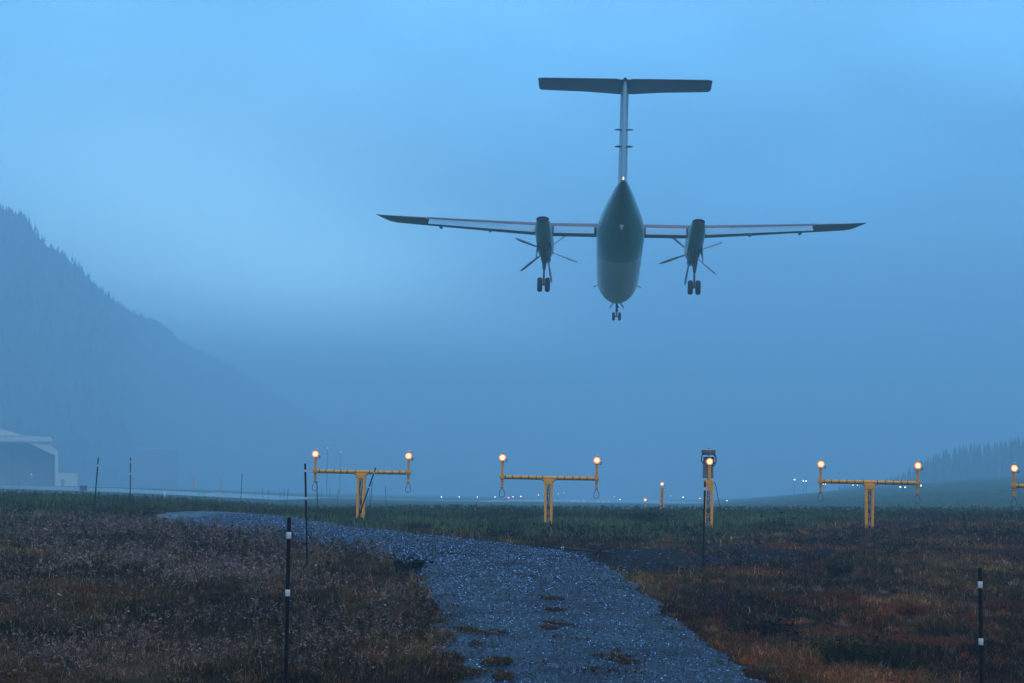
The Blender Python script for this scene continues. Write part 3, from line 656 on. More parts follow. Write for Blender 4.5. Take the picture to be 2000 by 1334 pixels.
def light_frame(px, py_bar, px0, px1, py_lamps, d, label, hb=None):
    """T-shaped frame; the bar height and ends come from where it stands"""
    c = P(px, py_bar, d); g = gz(c.x, c.y); H = c.z - g
    e = empty('approach_light', (c.x, c.y, g), label, 'light frame', 'yellow T-shaped approach light frames', RY)
    lattice(e, H - .09, seed=int(px))
    cp = MB(); cp.box((0, 0, H - .17), (.34, .30, .17), bev=.012); cp.box((0, 0, H - .075), (.42, .22, .03), bev=.006)
    cp.box((-.17, 0, H - .14), (.02, .26, .14), M=Matrix.Rotation(.5, 3, 'Y')); cp.box((.17, 0, H - .14), (.02, .26, .14), M=Matrix.Rotation(-.5, 3, 'Y'))
    cp.build('mast_head', m_yel, e)
    xa = (px0 - px) * d / F; xb = (px1 - px) * d / F
    b_ = MB(); b_.tube([(xa - .09, 0, H), (xb + .09, 0, H)], .060, 18); bar = b_.build('crossbar', m_yel, e)
    k = MB(); n = int((xb - xa) / .27)
    for i in range(n):
        x = xa + .14 + i * (xb - xa - .2) / (n - 1) + rng.uniform(-.03, .03)
        if abs(x) < .2: continue
        k = MB(); k.tube([(x - .014, 0, H), (x + .014, 0, H)], .070, 16); k.box((x, -.03, H + .069), (.02, .03, .02)); k.build('cable_tie', m_blk, bar)
    cb = MB(); cb.tube([(xa, -.02, H - .066), (-.3, -.02, H - .07), (-.2, -.04, H - .12), (-.12, -.05, H - .26)], .014, 8); cb.tube([(xb, -.02, H - .066), (.3, -.02, H - .07), (.2, -.04, H - .12), (.12, -.05, H - .26)], .014, 8)
    cb.build('bar_cable', m_blk, e)
    for x, pyl, sg in ((xa, py_lamps[0], 1), (xb, py_lamps[1], 1)):
        lp = P(px + x * F / d, pyl, d); zl = lp.z - g
        u_ = MB(); u_.tube([(x, 0, H - .42), (x, 0, H - .02), (x, 0, zl - .30)], .047, 14); u_.tube([(x, 0, zl - .30), (x, 0, zl - .26), (x, .03, zl - .08)], [.047, .058, .050], 14)
        u_.tube([(x, 0, H - .075), (x, 0, H + .075)], .082, 16); u_.tube([(x - .09, 0, H), (x + .09, 0, H)], .078, 16)
        up_ = u_.build('upright', m_yel2, e)
        for zz in (H - .10, H - .18, H - .40): t_ = MB(); t_.tube([(x, 0, zz - .010), (x, 0, zz + .010)], .054, 14); t_.build('cable_tie', m_blk, up_)
        lamp_parts(e, x, zl, sidew=sg)
        lo = MB(); top = H - .41; hgt = .35; pts = []
        for i in range(25):
            a = i / 24 * 2 * math.pi; rr = math.sin(a / 2)
            pts.append((x + math.sin(a) * .085 * (1.1 - .45 * math.cos(a)) * 1.0, .01 * math.cos(a), top - hgt * (1 - math.cos(a)) / 2))
        lo.tube(pts, .012, 8); lo.build('cable_loop', m_loop, e)
    return e
m_loop = mat('cable_sheath', (.10, .025, .03), .5, noise=.4, scale=10)
light_frame(706, 921.5, 615.5, 798, (887, 891), 78.2, 'leftmost yellow T-shaped approach light frame with two lit lamps, crossed by a leaning stake')
light_frame(1072, 933, 981, 1165, (894, 899.5), 77.0, 'second yellow T-shaped light frame from the left, standing alone in green grass')
light_frame(1698, 941.5, 1603.5, 1791, (907, 910), 75.4, 'right yellow T-shaped light frame whose mast stands at the edge of the brown grass')
light_frame(2076, 950, 1981.5, 2170, (915, 918), 74.4, 'yellow light frame cut off by the right edge of the photo, one lamp visible')

# flasher mast in the centre line
d = 76.3; c = P(1384, 944, d); g = gz(c.x, c.y); H = c.z - g; S = d / F
e = empty('flasher_mast', (c.x, c.y, g), 'yellow lattice mast with one lit lamp, grey box and drum-shaped flasher on top', 'mast', None, RY)
lattice(e, H, .33, .31, .28, seed=5)
m = MB(); m.box((0, 0, H + .04), (.34, .32, .19), bev=.012); m.box((.02, -.14, H - .12), (.13, .03, .34), bev=.008); m.build('mast_head', m_yel, e)
zl = P(1384, 902, d).z - g
m = MB(); m.tube([(.02, -.12, H), (.02, -.12, zl - .2)], .055, 14); m.tube([(.02, -.12, zl - .2), (.02, -.10, zl - .08)], [.058, .048], 14); m.build('upright', m_yel, e)
lamp_parts(e, .02, zl, y=-.14)
m = MB(); zb = P(1384, 899, d).z - g; za = P(1384, 933.5, d).z - g; m.box((-.02, .16, (za + zb) / 2), (20.5 * S, .22, zb - za), bev=.015); m.box((-.02, .045, (za + zb) / 2), (17.5 * S, .012, (zb - za) * .9), bev=.004); m.build('control_box', m_grey, e)
m = MB(); m.tube([(-.02, .16, H + .1), (-.02, .16, za)], .04, 10); m.tube([(-.1, .14, zb), (-.02, .14, zb + .1)], .02, 8); m.build('support_post', m_gal, e)
zt = P(1384, 878, d).z - g; z1 = P(1384, 886, d).z - g
m = MB(); m.lathe([(.25, z1), (.262, z1 + .01), (.262, zt - .035), (.275, zt - .03), (.275, zt - .008), (.255, zt)], (-.01, .12, 0), (0, 0, 1), 32)
dr = m.build('flasher_drum', m_gal, e)
m = MB(); m.lathe([(.02, zt - .01), (.02, zt + .04), (.006, zt + .06)], (0, .12, 0), (0, 0, 1), 12); m.build('top_knob', m_blk, dr)
m = MB(); m.tube([(-.26, .1, z1 - .02), (.24, .1, z1 - .02)], .022, 8)
for sx in (-1, 1):
    m.tube([(sx * .2, .1, z1 - .03), (sx * .265, .06, z1 - .09), (sx * .275, .05, z1 - .28), (sx * .22, .05, z1 - .38), (sx * .15, .05, z1 - .2)], .022, 8)
m.tube([(.17, .0, z1 - .05), (.25, .0, z1 - .12), (.26, .0, z1 - .34), (.21, 0, z1 - .47), (.16, 0, z1 - .30)], .016, 8)
m.tube([(-.06, .05, z1 - .03), (0, .04, z1 - .10), (.07, .05, z1 - .03)], .012, 8); m.tube([(-.2, .07, z1 - .17), (.2, .07, z1 - .17)], .05, 10)
m.build('cable_bundle', m_blk, e)
m = MB(); pts = []
for (qx, qy) in ((1390, 941), (1396, 943), (1399, 952), (1402, 970), (1406, 990), (1411, 1012), (1414, 1022)):
    w_p = P(qx, qy, d); pts.append(Matrix.Rotation(-RY, 3, 'Z') @ (w_p - Vector((c.x, c.y, g))))
m.tube(pts, .013, 8); m.build('ground_cable', m_blk, e)

def single_mast(px, py_lamp, py_top, d, label, s=1.0, es=True, w=.3, tall=None):
    c = P(px, py_top, d); g = gz(c.x, c.y); H = max(.3, c.z - g)
    e = empty('approach_light_mast', (c.x, c.y, g), label, 'light mast', 'single approach light masts in the distance', RY)
    lattice(e, H, w, w * .95, w * .9, seed=3)
    zl = P(px, py_lamp, d).z - g
    m = MB(); m.box((0, 0, H + .02), (w * 1.1, w, .06), bev=.01); m.tube([(0, 0, H), (0, 0, zl - .08)], .04, 10); m.build('lamp_post', m_yel2, e)
    lamp_parts(e, 0, zl, s=s)
    return e
single_mast(1293, 945.5, 954, 150, 'short yellow mast with lit lamp on the ridge left of the flasher mast', 1.0)
single_mast(1260, 976.5, 990, 225, 'low orange lamp on the ridge line left of the short yellow mast', 1.25)
m_faint = [m_rim, m_core]
single_mast(379, 926, 932, 520, 'faint hazy light mast, left one of the two beyond the ridge', .7, w=.45)
single_mast(432, 928, 934, 540, 'faint hazy light mast, right one of the two beyond the ridge', .6, w=.4)

# antenna masts in the haze
for px, y0, y1, dd, lb in ((640, 876, 966, 420, 'tall faint antenna mast in the haze behind the leftmost light frame, left of two'), (665, 884, 966, 420, 'tall faint antenna mast in the haze behind the leftmost light frame, right of two')):
    tp = P(px, y0, dd); g = gz(tp.x, tp.y); H = tp.z - g
    e = empty('antenna_mast', (tp.x, tp.y, g), lb, 'mast', 'antenna masts in the haze')
    m = MB(); m.tube([(0, 0, -.3), (0, 0, H * .6), (0, 0, H)], [.09, .07, .05], 8)
    for z_ in (.35, .55, .75): m.tube([(-.25, 0, H * z_), (.25, 0, H * z_)], .03, 6)
    m.build('pole', m_grey, e)
    m = MB(); m.lathe([(.05, H), (.10, H + .02), (.10, H + .14), (.02, H + .2)], (0, 0, 0), (0, 0, 1), 12); m.build('obstruction_lamp', emitter('dim_red_lamp', (1, .35, .3), 1.6), e)

# ------------------------------------------------------------------ runway and taxiway lights
em = {'w': emitter('runway_lamp_white', (.85, .95, 1.0), 8), 'o': emitter('runway_lamp_orange', (1, .38, .12), 11), 'r': emitter('runway_lamp_red', (1, .08, .14), 8), 'g': emitter('runway_lamp_green', (.55, 1, .85), 7)}
def runway_light(px, py, dd, k, label, s=1., group='small lamps along the far runway', name='runway_light'):
    c = P(px, py, dd); g = gz(c.x, c.y); h = max(.12, c.z - g)
    e = empty(name, (c.x, c.y, g if c.z > g else c.z - .12), label, 'lamp', group)
    m = MB(); m.lathe([(.14, -.1), (.14, .02), (.04, .05), (.04, h - .08), (.10 * s, h - .06), (.10 * s, h - .02)], (0, 0, 0), (0, 0, 1), 10); m.build('stem', m_grey, e)
    m = MB(); r_ = .115 * s; m.lathe([(r_ * .85, h - .02), (r_, h + r_ * .4), (r_ * .8, h + r_), (r_ * .4, h + r_ * 1.35), (.002, h + r_ * 1.45)], (0, 0, 0), (0, 0, 1), 14); m.build('lamp_dome', em[k], e)
D0 = 520
Wg = 'evenly spaced white runway lamps left of the second light frame'
wl_ = 'white lamp of the evenly spaced far row left of the second light frame'
for px in (862, 897, 932, 967, 1002): runway_light(px, 971, D0, 'w', wl_, .9, Wg)
for px, py, k, s_, lb in (
    (920, 980, 'w', .8, 'single white lamp below the far row of white lamps'), (993, 973, 'r', 1.5, 'red lamp at the right end of the far white row'),
    (1017, 970.5, 'o', 1.2, 'orange lamp just right of the red lamp'), (1052, 967.5, 'o', .8, 'small orange lamp left of the second light frame mast'),
    (1090, 964.5, 'w', .5, 'dim white lamp just right of the second light frame mast, left of a pair'), (1101, 963, 'w', .5, 'dim white lamp just right of the second light frame mast, right of a pair'),
    (1200, 970, 'w', .5, 'dim lamp above the bright one left of the low orange mast lamp'), (1211, 976, 'w', .9, 'white lamp left of the low orange mast lamp, upper of two'),
    (1228, 982, 'w', .8, 'white lamp left of the low orange mast lamp, lower of two'), (1310, 969, 'o', .6, 'dim orange lamp nearest right of the short yellow mast'),
    (1334, 971.5, 'w', .9, 'white lamp midway between short yellow mast and flasher mast'), (1367, 974, 'o', 1.0, 'orange lamp just left of the flasher mast'),
    (1420, 979, 'o', 1.2, 'orange lamp on the ridge line right of the flasher mast'), (1440, 980.5, 'g', 1.0, 'greenish lamp right of the orange ridge-line lamp'),
    (1475, 981.5, 'g', .8, 'second greenish lamp further right on the ridge line'), (1160, 969, 'w', .4, 'very dim lamp beside the right cable loop of the second frame'),
    (61, 927, 'w', .9, 'single white lamp glowing in the dark opening of the hangar')):
    runway_light(px, py, D0 if px > 100 else 600, k, lb, s_)
for px, py, k, s_, lb in ((1552, 937, 'w', .8, 'white road lamp alone at the left end of the hillside lamps'), (1569, 940, 'w', .8, 'left one of the close pair of white hillside lamps'),
    (1574.5, 940, 'w', .8, 'right one of the close pair of white hillside lamps'), (1608, 945.5, 'w', .5, 'faint hillside lamp under the left lamp of the right light frame'),
    (1612, 946, 'o', .7, 'orange hillside lamp beside the left upright of the right light frame'), (1666, 948, 'w', .7, 'hillside lamp under the middle of the right frame crossbar, brighter one'),
    (1674.5, 948, 'w', .4, 'hillside lamp under the middle of the right frame crossbar, dimmer one'), (1758.5, 952.5, 'w', 1.1, 'left one of two bright lamps below the right half of the right frame'),
    (1768, 952.5, 'w', 1.1, 'right one of two bright lamps below the right half of the right frame'), (1798.5, 950, 'w', 1.0, 'bright hillside lamp beside the right upright of the right frame')):
    runway_light(px, py, 400, k, lb, s_, 'lamps on the far hillside', 'hillside_lamp')

# ------------------------------------------------------------------ apron and runway
m_wet = mat('wet_tarmac', (.10, .10, .11), .16, noise=.25, scale=.05, spec=.9)
m_mark = mat('road_paint', (.75, .75, .72), .5, noise=.1, scale=1)
m_markd = mat('yellow_line_paint', (.6, .55, .3), .5, noise=.1, scale=1)
def sheet(name, pts, m, off, kind='structure', nu=40, nv=14, **k):
    """four corners (x, y): near left, near right, far right, far left, draped on the ground"""
    A, B, C_, D_ = [np.array(p, float) for p in pts]
    u, v = np.meshgrid(np.linspace(0, 1, nu), np.linspace(0, 1, nv))
    u = u.ravel()[:, None]; v = v.ravel()[:, None]; q = (A * (1 - u) + B * u) * (1 - v) + (D_ * (1 - u) + C_ * u) * v
    z = T(q[:, 0], q[:, 1]) + off; ii = np.arange(nu * nv).reshape(nv, nu)
    f = np.stack([ii[:-1, :-1], ii[:-1, 1:], ii[1:, 1:], ii[1:, :-1]], -1).reshape(-1, 4)
    o = raw_mesh(name, np.stack([q[:, 0], q[:, 1], z], 1), [f], m, None, True)
    return tag(o, kind=kind, **k)
def az(px, d): return ((px - 1000) * d / F, d)
sheet('apron', (az(-500, 300), az(560, 300), az(640, 400), az(-500, 400)), m_wet, .05, nu=80, nv=30)
sheet('taxiway', (az(420, 405), az(1000, 405), az(1000, 440), az(420, 440)), m_wet, .05, nu=60)
sheet('runway', (az(930, 450), az(1420, 450), az(1260, 1500), az(1150, 1500)), m_wet, .05, nu=40, nv=80)
for i, (pa, pb, pc, pd, da, db) in enumerate(((935, 952, 988, 978, 400, 455), (1120, 1126, 1127, 1122, 520, 600), (1131, 1137, 1138, 1133, 520, 600), (1142, 1148, 1148, 1144, 520, 600), (1170, 1176, 1175, 1170, 520, 600), (1181, 1187, 1186, 1181, 520, 600), (1192, 1198, 1196, 1191, 520, 600), (1000, 1100, 1100, 1000, 560, 580), (1290, 1380, 1370, 1290, 470, 480))):
    o = sheet('painted_marking', (az(pa, da), az(pb, da), az(pc, db), az(pd, db)), m_mark if i else m_markd, .08, nu=6, nv=8)

# ------------------------------------------------------------------ hangar and far building
m_hw = mat('hangar_white', (.58, .66, .70), .5, noise=.06, scale=.4)
m_hd = mat('hangar_shade_tone', (.26, .32, .38), .6, noise=.2, scale=.5)  # darker tone painted for the shade inside the hangar
m_hr = mat('hangar_roof', (.42, .48, .54), .4, noise=.08, scale=.3)
d = 620; S = d / F
def hp(px, py): q = P(px, py, d); return q
o_ = hp(50, 948); g = gz(o_.x, o_.y); e = empty('hangar', (o_.x, o_.y, g), 'big pale hangar with peaked white roof and dark open door at the left edge', 'hangar', None, .22)
def L2(px, py, dy=0.): q = P(px, py, d); return (q.x - o_.x, dy, q.z - g)
def slab(m, pts, y0, y1, mi=0):
    n = len(pts); vs = [(x, y0, z) for x, _, z in pts] + [(x, y1, z) for x, _, z in pts]
    m.add(vs, [tuple(range(n)), tuple(range(n, 2 * n))[::-1]] + [(i, i + n, (i + 1) % n + n, (i + 1) % n) for i in range(n)], mi)
m = MB(); slab(m, [L2(-420, 852), L2(98, 853), L2(103, 862), L2(-420, 861)], -1.2, .4); m.build('door_header', m_hw, e)
m = MB(); slab(m, [L2(-420, 850), L2(-160, 779), L2(-10, 833), L2(48, 851), L2(96, 852.5)], .5, 34); m.build('roof', m_hr, e)
m = MB(); slab(m, [L2(-420, 850), L2(-160, 784), L2(-8, 836), L2(44, 851)], .1, .48); m.build('gable', m_hw, e)
m = MB(); slab(m, [L2(-420, 862), L2(107, 864), L2(107, 950), L2(-420, 944)], 12, 33.5); m.build('doorway_shade_block', m_hd, e)  # solid dark block stands in for the shade behind the open door
m = MB(); slab(m, [L2(58, 866), L2(96, 868), L2(112, 881), L2(112, 950), L2(106, 950), L2(106, 889), L2(90, 882)], -.4, 32); m.build('side_wall', m_hw, e)
m = MB()
for q in (-60, -15, 22): slab(m, [L2(q, 862), L2(q + 1.5, 862), L2(q + 1.5, 948), L2(q, 948)], 11.2, 11.9)
m.build('door_panel', m_grey, e)
c2_ = hp(129, 948); g2 = gz(c2_.x, c2_.y)
e = empty('annex_building', (c2_.x, c2_.y, g2), 'low white flat-roofed annex beside the hangar door', 'building', None, .215)
m = MB(); m.box((0, 3, 2.0), (6.6, 8, 4.0)); m.build('wall', m_hw, e)
m = MB(); m.box((0, 3, 4.06), (6.8, 8.2, .12)); m.build('roof', m_hr, e)
m = MB(); m.box((-1, -1.03, 1.0), (.9, .06, 2.0)); m.build('door', m_grey, e)
d = 1250
c2_ = P(300, 950, d); g2 = gz(c2_.x, c2_.y); e = empty('far_hall', (c2_.x, c2_.y, g2), 'very faint hall with a pale roof edge in the haze right of the hangar', 'building', None, .17)
zz = P(300, 876, d).z - g2
m = MB(); m.box((0, 6, zz / 2 - .3), (29, 12, zz - .6)); m.build('wall', m_grey, e)
m = MB()
secs = []
for i in range(9):
    a = i / 8; secs.append([(-15 + 30 * a, -.8, zz + .45 - .9 * a + .5 * math.sin(a * 3)), (-15 + 30 * a, -.8, zz + .1 - .9 * a + .5 * math.sin(a * 3)), (-15 + 30 * a, 13, zz + .1 - .9 * a + .5 * math.sin(a * 3)), (-15 + 30 * a, 13, zz + .45 - .9 * a + .5 * math.sin(a * 3))])
m.loft(secs, sm=False); m.build('roof', m_hw, e)
# small panel and marker beside the apron
c2_ = P(163, 955, 290); g2 = gz(c2_.x, c2_.y); e = empty('signboard', (c2_.x, c2_.y, g2), 'small dark board on two legs at the apron edge below the annex', 'sign')
h_ = max(.9, P(163, 949.5, 290).z - g2)
m = MB(); m.box((0, 0, h_ - .35), (1.05, .06, .7), bev=.02); m.build('panel', m_blk, e)
for sx in (-1, 1): m = MB(); m.box((sx * .45, .06, h_ / 2 - .1), (.06, .06, h_ + .1)); m.build('leg', m_blk, e)
c2_ = P(322, 962, 210); g2 = gz(c2_.x, c2_.y); hh = P(322, 961, 210).z - g2
m = MB(); m.lathe([(.05, -.1), (.05, max(.3, hh)), (.02, max(.3, hh) + .05)], (0, 0, 0), (0, 0, 1), 10); o = m.build('marker_post', m_cap, None, (c2_.x, c2_.y, g2)); tag(o, 'short white post behind the ridge grass below the far hall', 'post')

# ------------------------------------------------------------------ mountain and woods
HP = [(-900, 560, 560), (-500, 440, 570), (-250, 375, 580), (-60, 372, 600), (0, 402, 615), (50, 434, 630), (100, 482, 650), (150, 524, 675), (200, 568, 700), (250, 600, 750), (300, 628, 800), (350, 658, 860),
      (430, 706, 950), (520, 762, 980), (640, 830, 1150), (780, 890, 1350), (950, 930, 1600), (1150, 950, 1900)]
hpx = np.linspace(-900, 1150, 240); hy = np.interp(hpx, [a[0] for a in HP], [a[1] for a in HP]) + (fbm(hpx / 45, hpx * 0, 95, 4) - .5) * 26; hd = np.interp(hpx, [-900, 0, 100, 200, 250, 300, 350, 430, 520, 1150], [1080, 1150, 1230, 1350, 1600, 2000, 2350, 2600, 2700, 2800])
top = np.array([P(a, b, c)[:] for a, b, c in zip(hpx, hy, hd)]); base = np.array([P(a, 951, c * .83)[:] for a, c in zip(hpx, hd)]); base[:, 2] = T(base[:, 0], base[:, 1]) - 2
bk = top * np.array([1.2, 1.2, 1]); bk[:, 2] = top[:, 2] * .55
NV = 40; v = np.linspace(0, 1, NV)[:, None, None]; sl = base[None] * (1 - v) + top[None] * v
nn = (fbm(sl[..., 0] / 50, sl[..., 2] / 22, 90) - .5) * 60 * np.sin(np.pi * v[..., 0]) ; sl[..., 1] += nn
v2 = np.linspace(0, 1, 8)[1:, None, None]; s2 = top[None] * (1 - v2) + bk[None] * v2; HG = np.concatenate([sl, s2]); nvv, nuu = HG.shape[:2]
ii = np.arange(nvv * nuu).reshape(nvv, nuu); f = np.stack([ii[:-1, :-1], ii[:-1, 1:], ii[1:, 1:], ii[1:, :-1]], -1).reshape(-1, 4)
m_hill = mat('forest_floor', (.022, .034, .022), .9, noise=.4, scale=.05)
tag(raw_mesh('mountain', HG.reshape(-1, 3), [f], m_hill, None, True), kind='structure')
m_spruce = vcol_mat('spruce', .8, .2)
def conifers(name, bx, by, bz, hts):
    """ragged spruces, each a trunk line of drooping skirts, as one wood"""
    n = len(bx); V = []; Fc = []; off = 0; K = 6; LV = 5; cols = []
    for l in range(LV):
        a0 = rng.uniform(0, 6.28, (n, 1)); ang = a0 + np.arange(K) * 2 * np.pi / K + rng.normal(0, .15, (n, K)); f0 = l / LV
        r = hts[:, None] * .20 * (1 - f0) * rng.uniform(.6, 1.25, (n, K)); zb = bz[:, None] + hts[:, None] * (f0 * .92 + rng.normal(0, .02, (n, K))); zt = bz + hts * min(1, f0 + .42)
        ring = np.stack([bx[:, None] + np.cos(ang) * r, by[:, None] + np.sin(ang) * r, zb], -1); tip = np.stack([bx, by, zt], -1)[:, None]
        vv_ = np.concatenate([ring, tip], 1); V.append(vv_.reshape(-1, 3)); k = np.arange(K)
        ft = np.stack([k, (k + 1) % K, np.full(K, K)], 1)
        Fc.append((off + (np.arange(n) * (K + 1))[:, None, None] + ft[None]).reshape(-1, 3)); off += n * (K + 1)
        cols.append(np.repeat(jitter(np.tile(np.array((.020, .035, .020)), (n, 1)), .4), K + 1, 0))
    return tag(raw_mesh(name, np.vstack(V), [np.vstack(Fc)], m_spruce, np.vstack(cols)), kind='stuff')
n = 6500; q = rng.uniform(0, 1, n); vv_ = rng.uniform(0, 1, n) ** .7; i = (q ** 1.3 * (nuu - 1)).astype(int); j = (vv_ * (NV - 1)).astype(int); j[:900] = NV - 1
bp_ = HG[j, i]; ht = rng.uniform(6.0, 10.0, n) ; ht[:900] = rng.uniform(3.5, 6.4, 900)
conifers('mountain_forest', bp_[:, 0] + rng.normal(0, 1.5, n), bp_[:, 1], bp_[:, 2] - .8 - .25 * ht, ht)
n = 900; px_ = rng.uniform(1640, 2350, n); dd_ = rng.uniform(780, 1000, n)
x_ = (px_ - 1000) * dd_ / F; hz_ = T(x_, dd_)
topy = np.interp(px_, [1640, 1720, 1790, 1850, 1900, 1950, 2000, 2350], [958, 940, 905, 876, 866, 860, 852, 820]) + rng.uniform(-4, 34, n)
ztop = np.array([P(a, b, c).z for a, b, c in zip(px_, topy, dd_)]); ht = np.clip(ztop - hz_, 2.5, 19)
conifers('hillside_wood', x_, dd_, hz_ - .3, ht)

# ------------------------------------------------------------------ the aircraft
AC = empty('airliner', (0, 0, 0), 'twin turboprop airliner with T-tail flying away low, wheels and flaps down', 'airplane')
cy, sy = math.cos(math.radians(-2.49)), math.sin(math.radians(-2.49))
AC.matrix_world = Matrix.Translation((6.24, 119.98, 15.72 + CAM.z)) @ Matrix.Rotation(math.radians(-2.49), 4, 'Z') @ Matrix.Rotation(math.radians(-2.48), 4, 'X') @ Matrix.Rotation(math.radians(.34), 4, 'Y')
def livery(name, c_tail, c_body, k, off, rough=.4):
    m = bpy.data.materials.new(name); m.use_nodes = True; nt = m.node_tree; b = nt.nodes['Principled BSDF']; N = nt.nodes.new; L = nt.links.new
    t = N('ShaderNodeTexCoord'); s = N('ShaderNodeSeparateXYZ'); L(t.outputs['Object'], s.inputs[0])
    a = N('ShaderNodeMath'); a.operation = 'MULTIPLY_ADD'; L(s.outputs['Z'], a.inputs[0]); a.inputs[1].default_value = -k; L(s.outputs['Y'], a.inputs[2])
    r = N('ShaderNodeMapRange'); r.inputs['From Min'].default_value = off - .06; r.inputs['From Max'].default_value = off + .06; L(a.outputs[0], r.inputs[0])
    n = N('ShaderNodeTexNoise'); n.inputs['Scale'].default_value = 1.5; n.inputs['Detail'].default_value = 6; L(t.outputs['Object'], n.inputs['Vector'])
    mx = N('ShaderNodeMix'); mx.data_type = 'RGBA'; ci = [x for x in mx.inputs if x.type == 'RGBA']; ci[0].default_value = (*c_tail, 1); ci[1].default_value = (*c_body, 1); L(r.outputs[0], mx.inputs['Factor'])
    mr = N('ShaderNodeMapRange'); mr.inputs['To Min'].default_value = .82; mr.inputs['To Max'].default_value = 1.12; L(n.outputs['Fac'], mr.inputs[0])
    m2 = N('ShaderNodeMix'); m2.data_type = 'RGBA'; m2.blend_type = 'MULTIPLY'; m2.inputs['Factor'].default_value = 1; c2 = [x for x in m2.inputs if x.type == 'RGBA']
    L([x for x in mx.outputs if x.type == 'RGBA'][0], c2[0]); L(mr.outputs[0], c2[1]); L([x for x in m2.outputs if x.type == 'RGBA'][0], b.inputs['Base Color'])
    b.inputs['Roughness'].default_value = rough; b.inputs['Coat Weight'].default_value = .3
    return m
m_fus = livery('green_tail_paint', (.05, .21, .21), (.44, .47, .58), 3.2, -4.5 + 3.2 * 2.67)
m_nac = livery('nacelle_paint', (.08, .30, .29), (.18, .25, .28), 0.0, -1.5)
m_wing = mat('wing_grey', (.15, .18, .26), .45, noise=.12, scale=2)
m_flap = mat('flap_pale', (.12, .38, .62), .4, noise=.08, scale=2)
m_blade = mat('propeller_haze_tone', (.16, .28, .42), .4, noise=.05, scale=2)  # haze tone put into the blade colour so the blades fade
m_fin = mat('fin_pale', (.24, .52, .76), .4, noise=.1, scale=1)
m_tyre = mat('tyre', (.012, .012, .013), .7, noise=.3, scale=12)
m_strut = mat('gear_strut', (.10, .10, .11), .4, .3, noise=.2, scale=10)
def ell(y, zc, hw, hh, n=40, e=2.0):
    r = []
    for k in range(n):
        a = 2 * math.pi * k / n; ca, sa = math.cos(a), math.sin(a)
        r.append((hw * math.copysign(abs(ca) ** (2 / e), ca), y, zc + hh * math.copysign(abs(sa) ** (2 / e), sa)))
    return r
def spline(tab, n):
    tab = np.array(tab); t = np.linspace(0, len(tab) - 1, n); out = []
    for q in t:
        i = min(int(q), len(tab) - 2); f = q - i; p0 = tab[max(i - 1, 0)]; p1 = tab[i]; p2 = tab[i + 1]; p3 = tab[min(i + 2, len(tab) - 1)]
        out.append(.5 * ((2 * p1) + (-p0 + p2) * f + (2 * p0 - 5 * p1 + 4 * p2 - p3) * f * f + (-p0 + 3 * p1 - 3 * p2 + p3) * f ** 3))
    return out
m = MB()
fs_ = spline([(-17.5, -.50, .05, .05), (-17.2, -.52, .15, .16), (-16, -.60, .34, .36), (-14, -.76, .60, .64), (-12, -.93, .84, .89), (-10, -1.1, 1.07, 1.11), (-8, -1.23, 1.26, 1.27), (-6, -1.31, 1.345, 1.345), (-3, -1.32, 1.345, 1.345),
              (0, -1.32, 1.345, 1.345), (4, -1.32, 1.345, 1.345), (9, -1.32, 1.345, 1.345), (11, -1.37, 1.30, 1.29), (12.7, -1.46, 1.14, 1.13), (14, -1.62, .84, .82), (14.9, -1.76, .48, .46), (15.25, -1.82, .2, .2), (15.3, -1.83, .03, .03)], 90)
m.loft([ell(y, z, max(w, .01), max(h, .01)) for y, z, w, h in fs_]); fus = m.build('fuselage', m_fus, AC)
m = MB(); m.loft([ell(y, z, w, h, 28, 2.6) for y, z, w, h in ((-3.2, -.15, .3, .1), (-2.4, -.1, 1.1, .28), (-1, -.06, 1.4, .36), (1.5, -.06, 1.4, .36), (2.6, -.1, 1.1, .26), (3.4, -.15, .3, .1))]); m.build('wing_fairing', m_nac, AC)
m = MB(); m.add([(0, -11.2, -1.98), (-.12, -12.0, -1.84), (.12, -12.0, -1.84), (0, -12.0, -2.06), (0, -12.15, -1.80)], [(0, 1, 3), (0, 3, 2), (1, 4, 3), (3, 4, 2)]); m.build('tail_bumper', m_cap, AC)

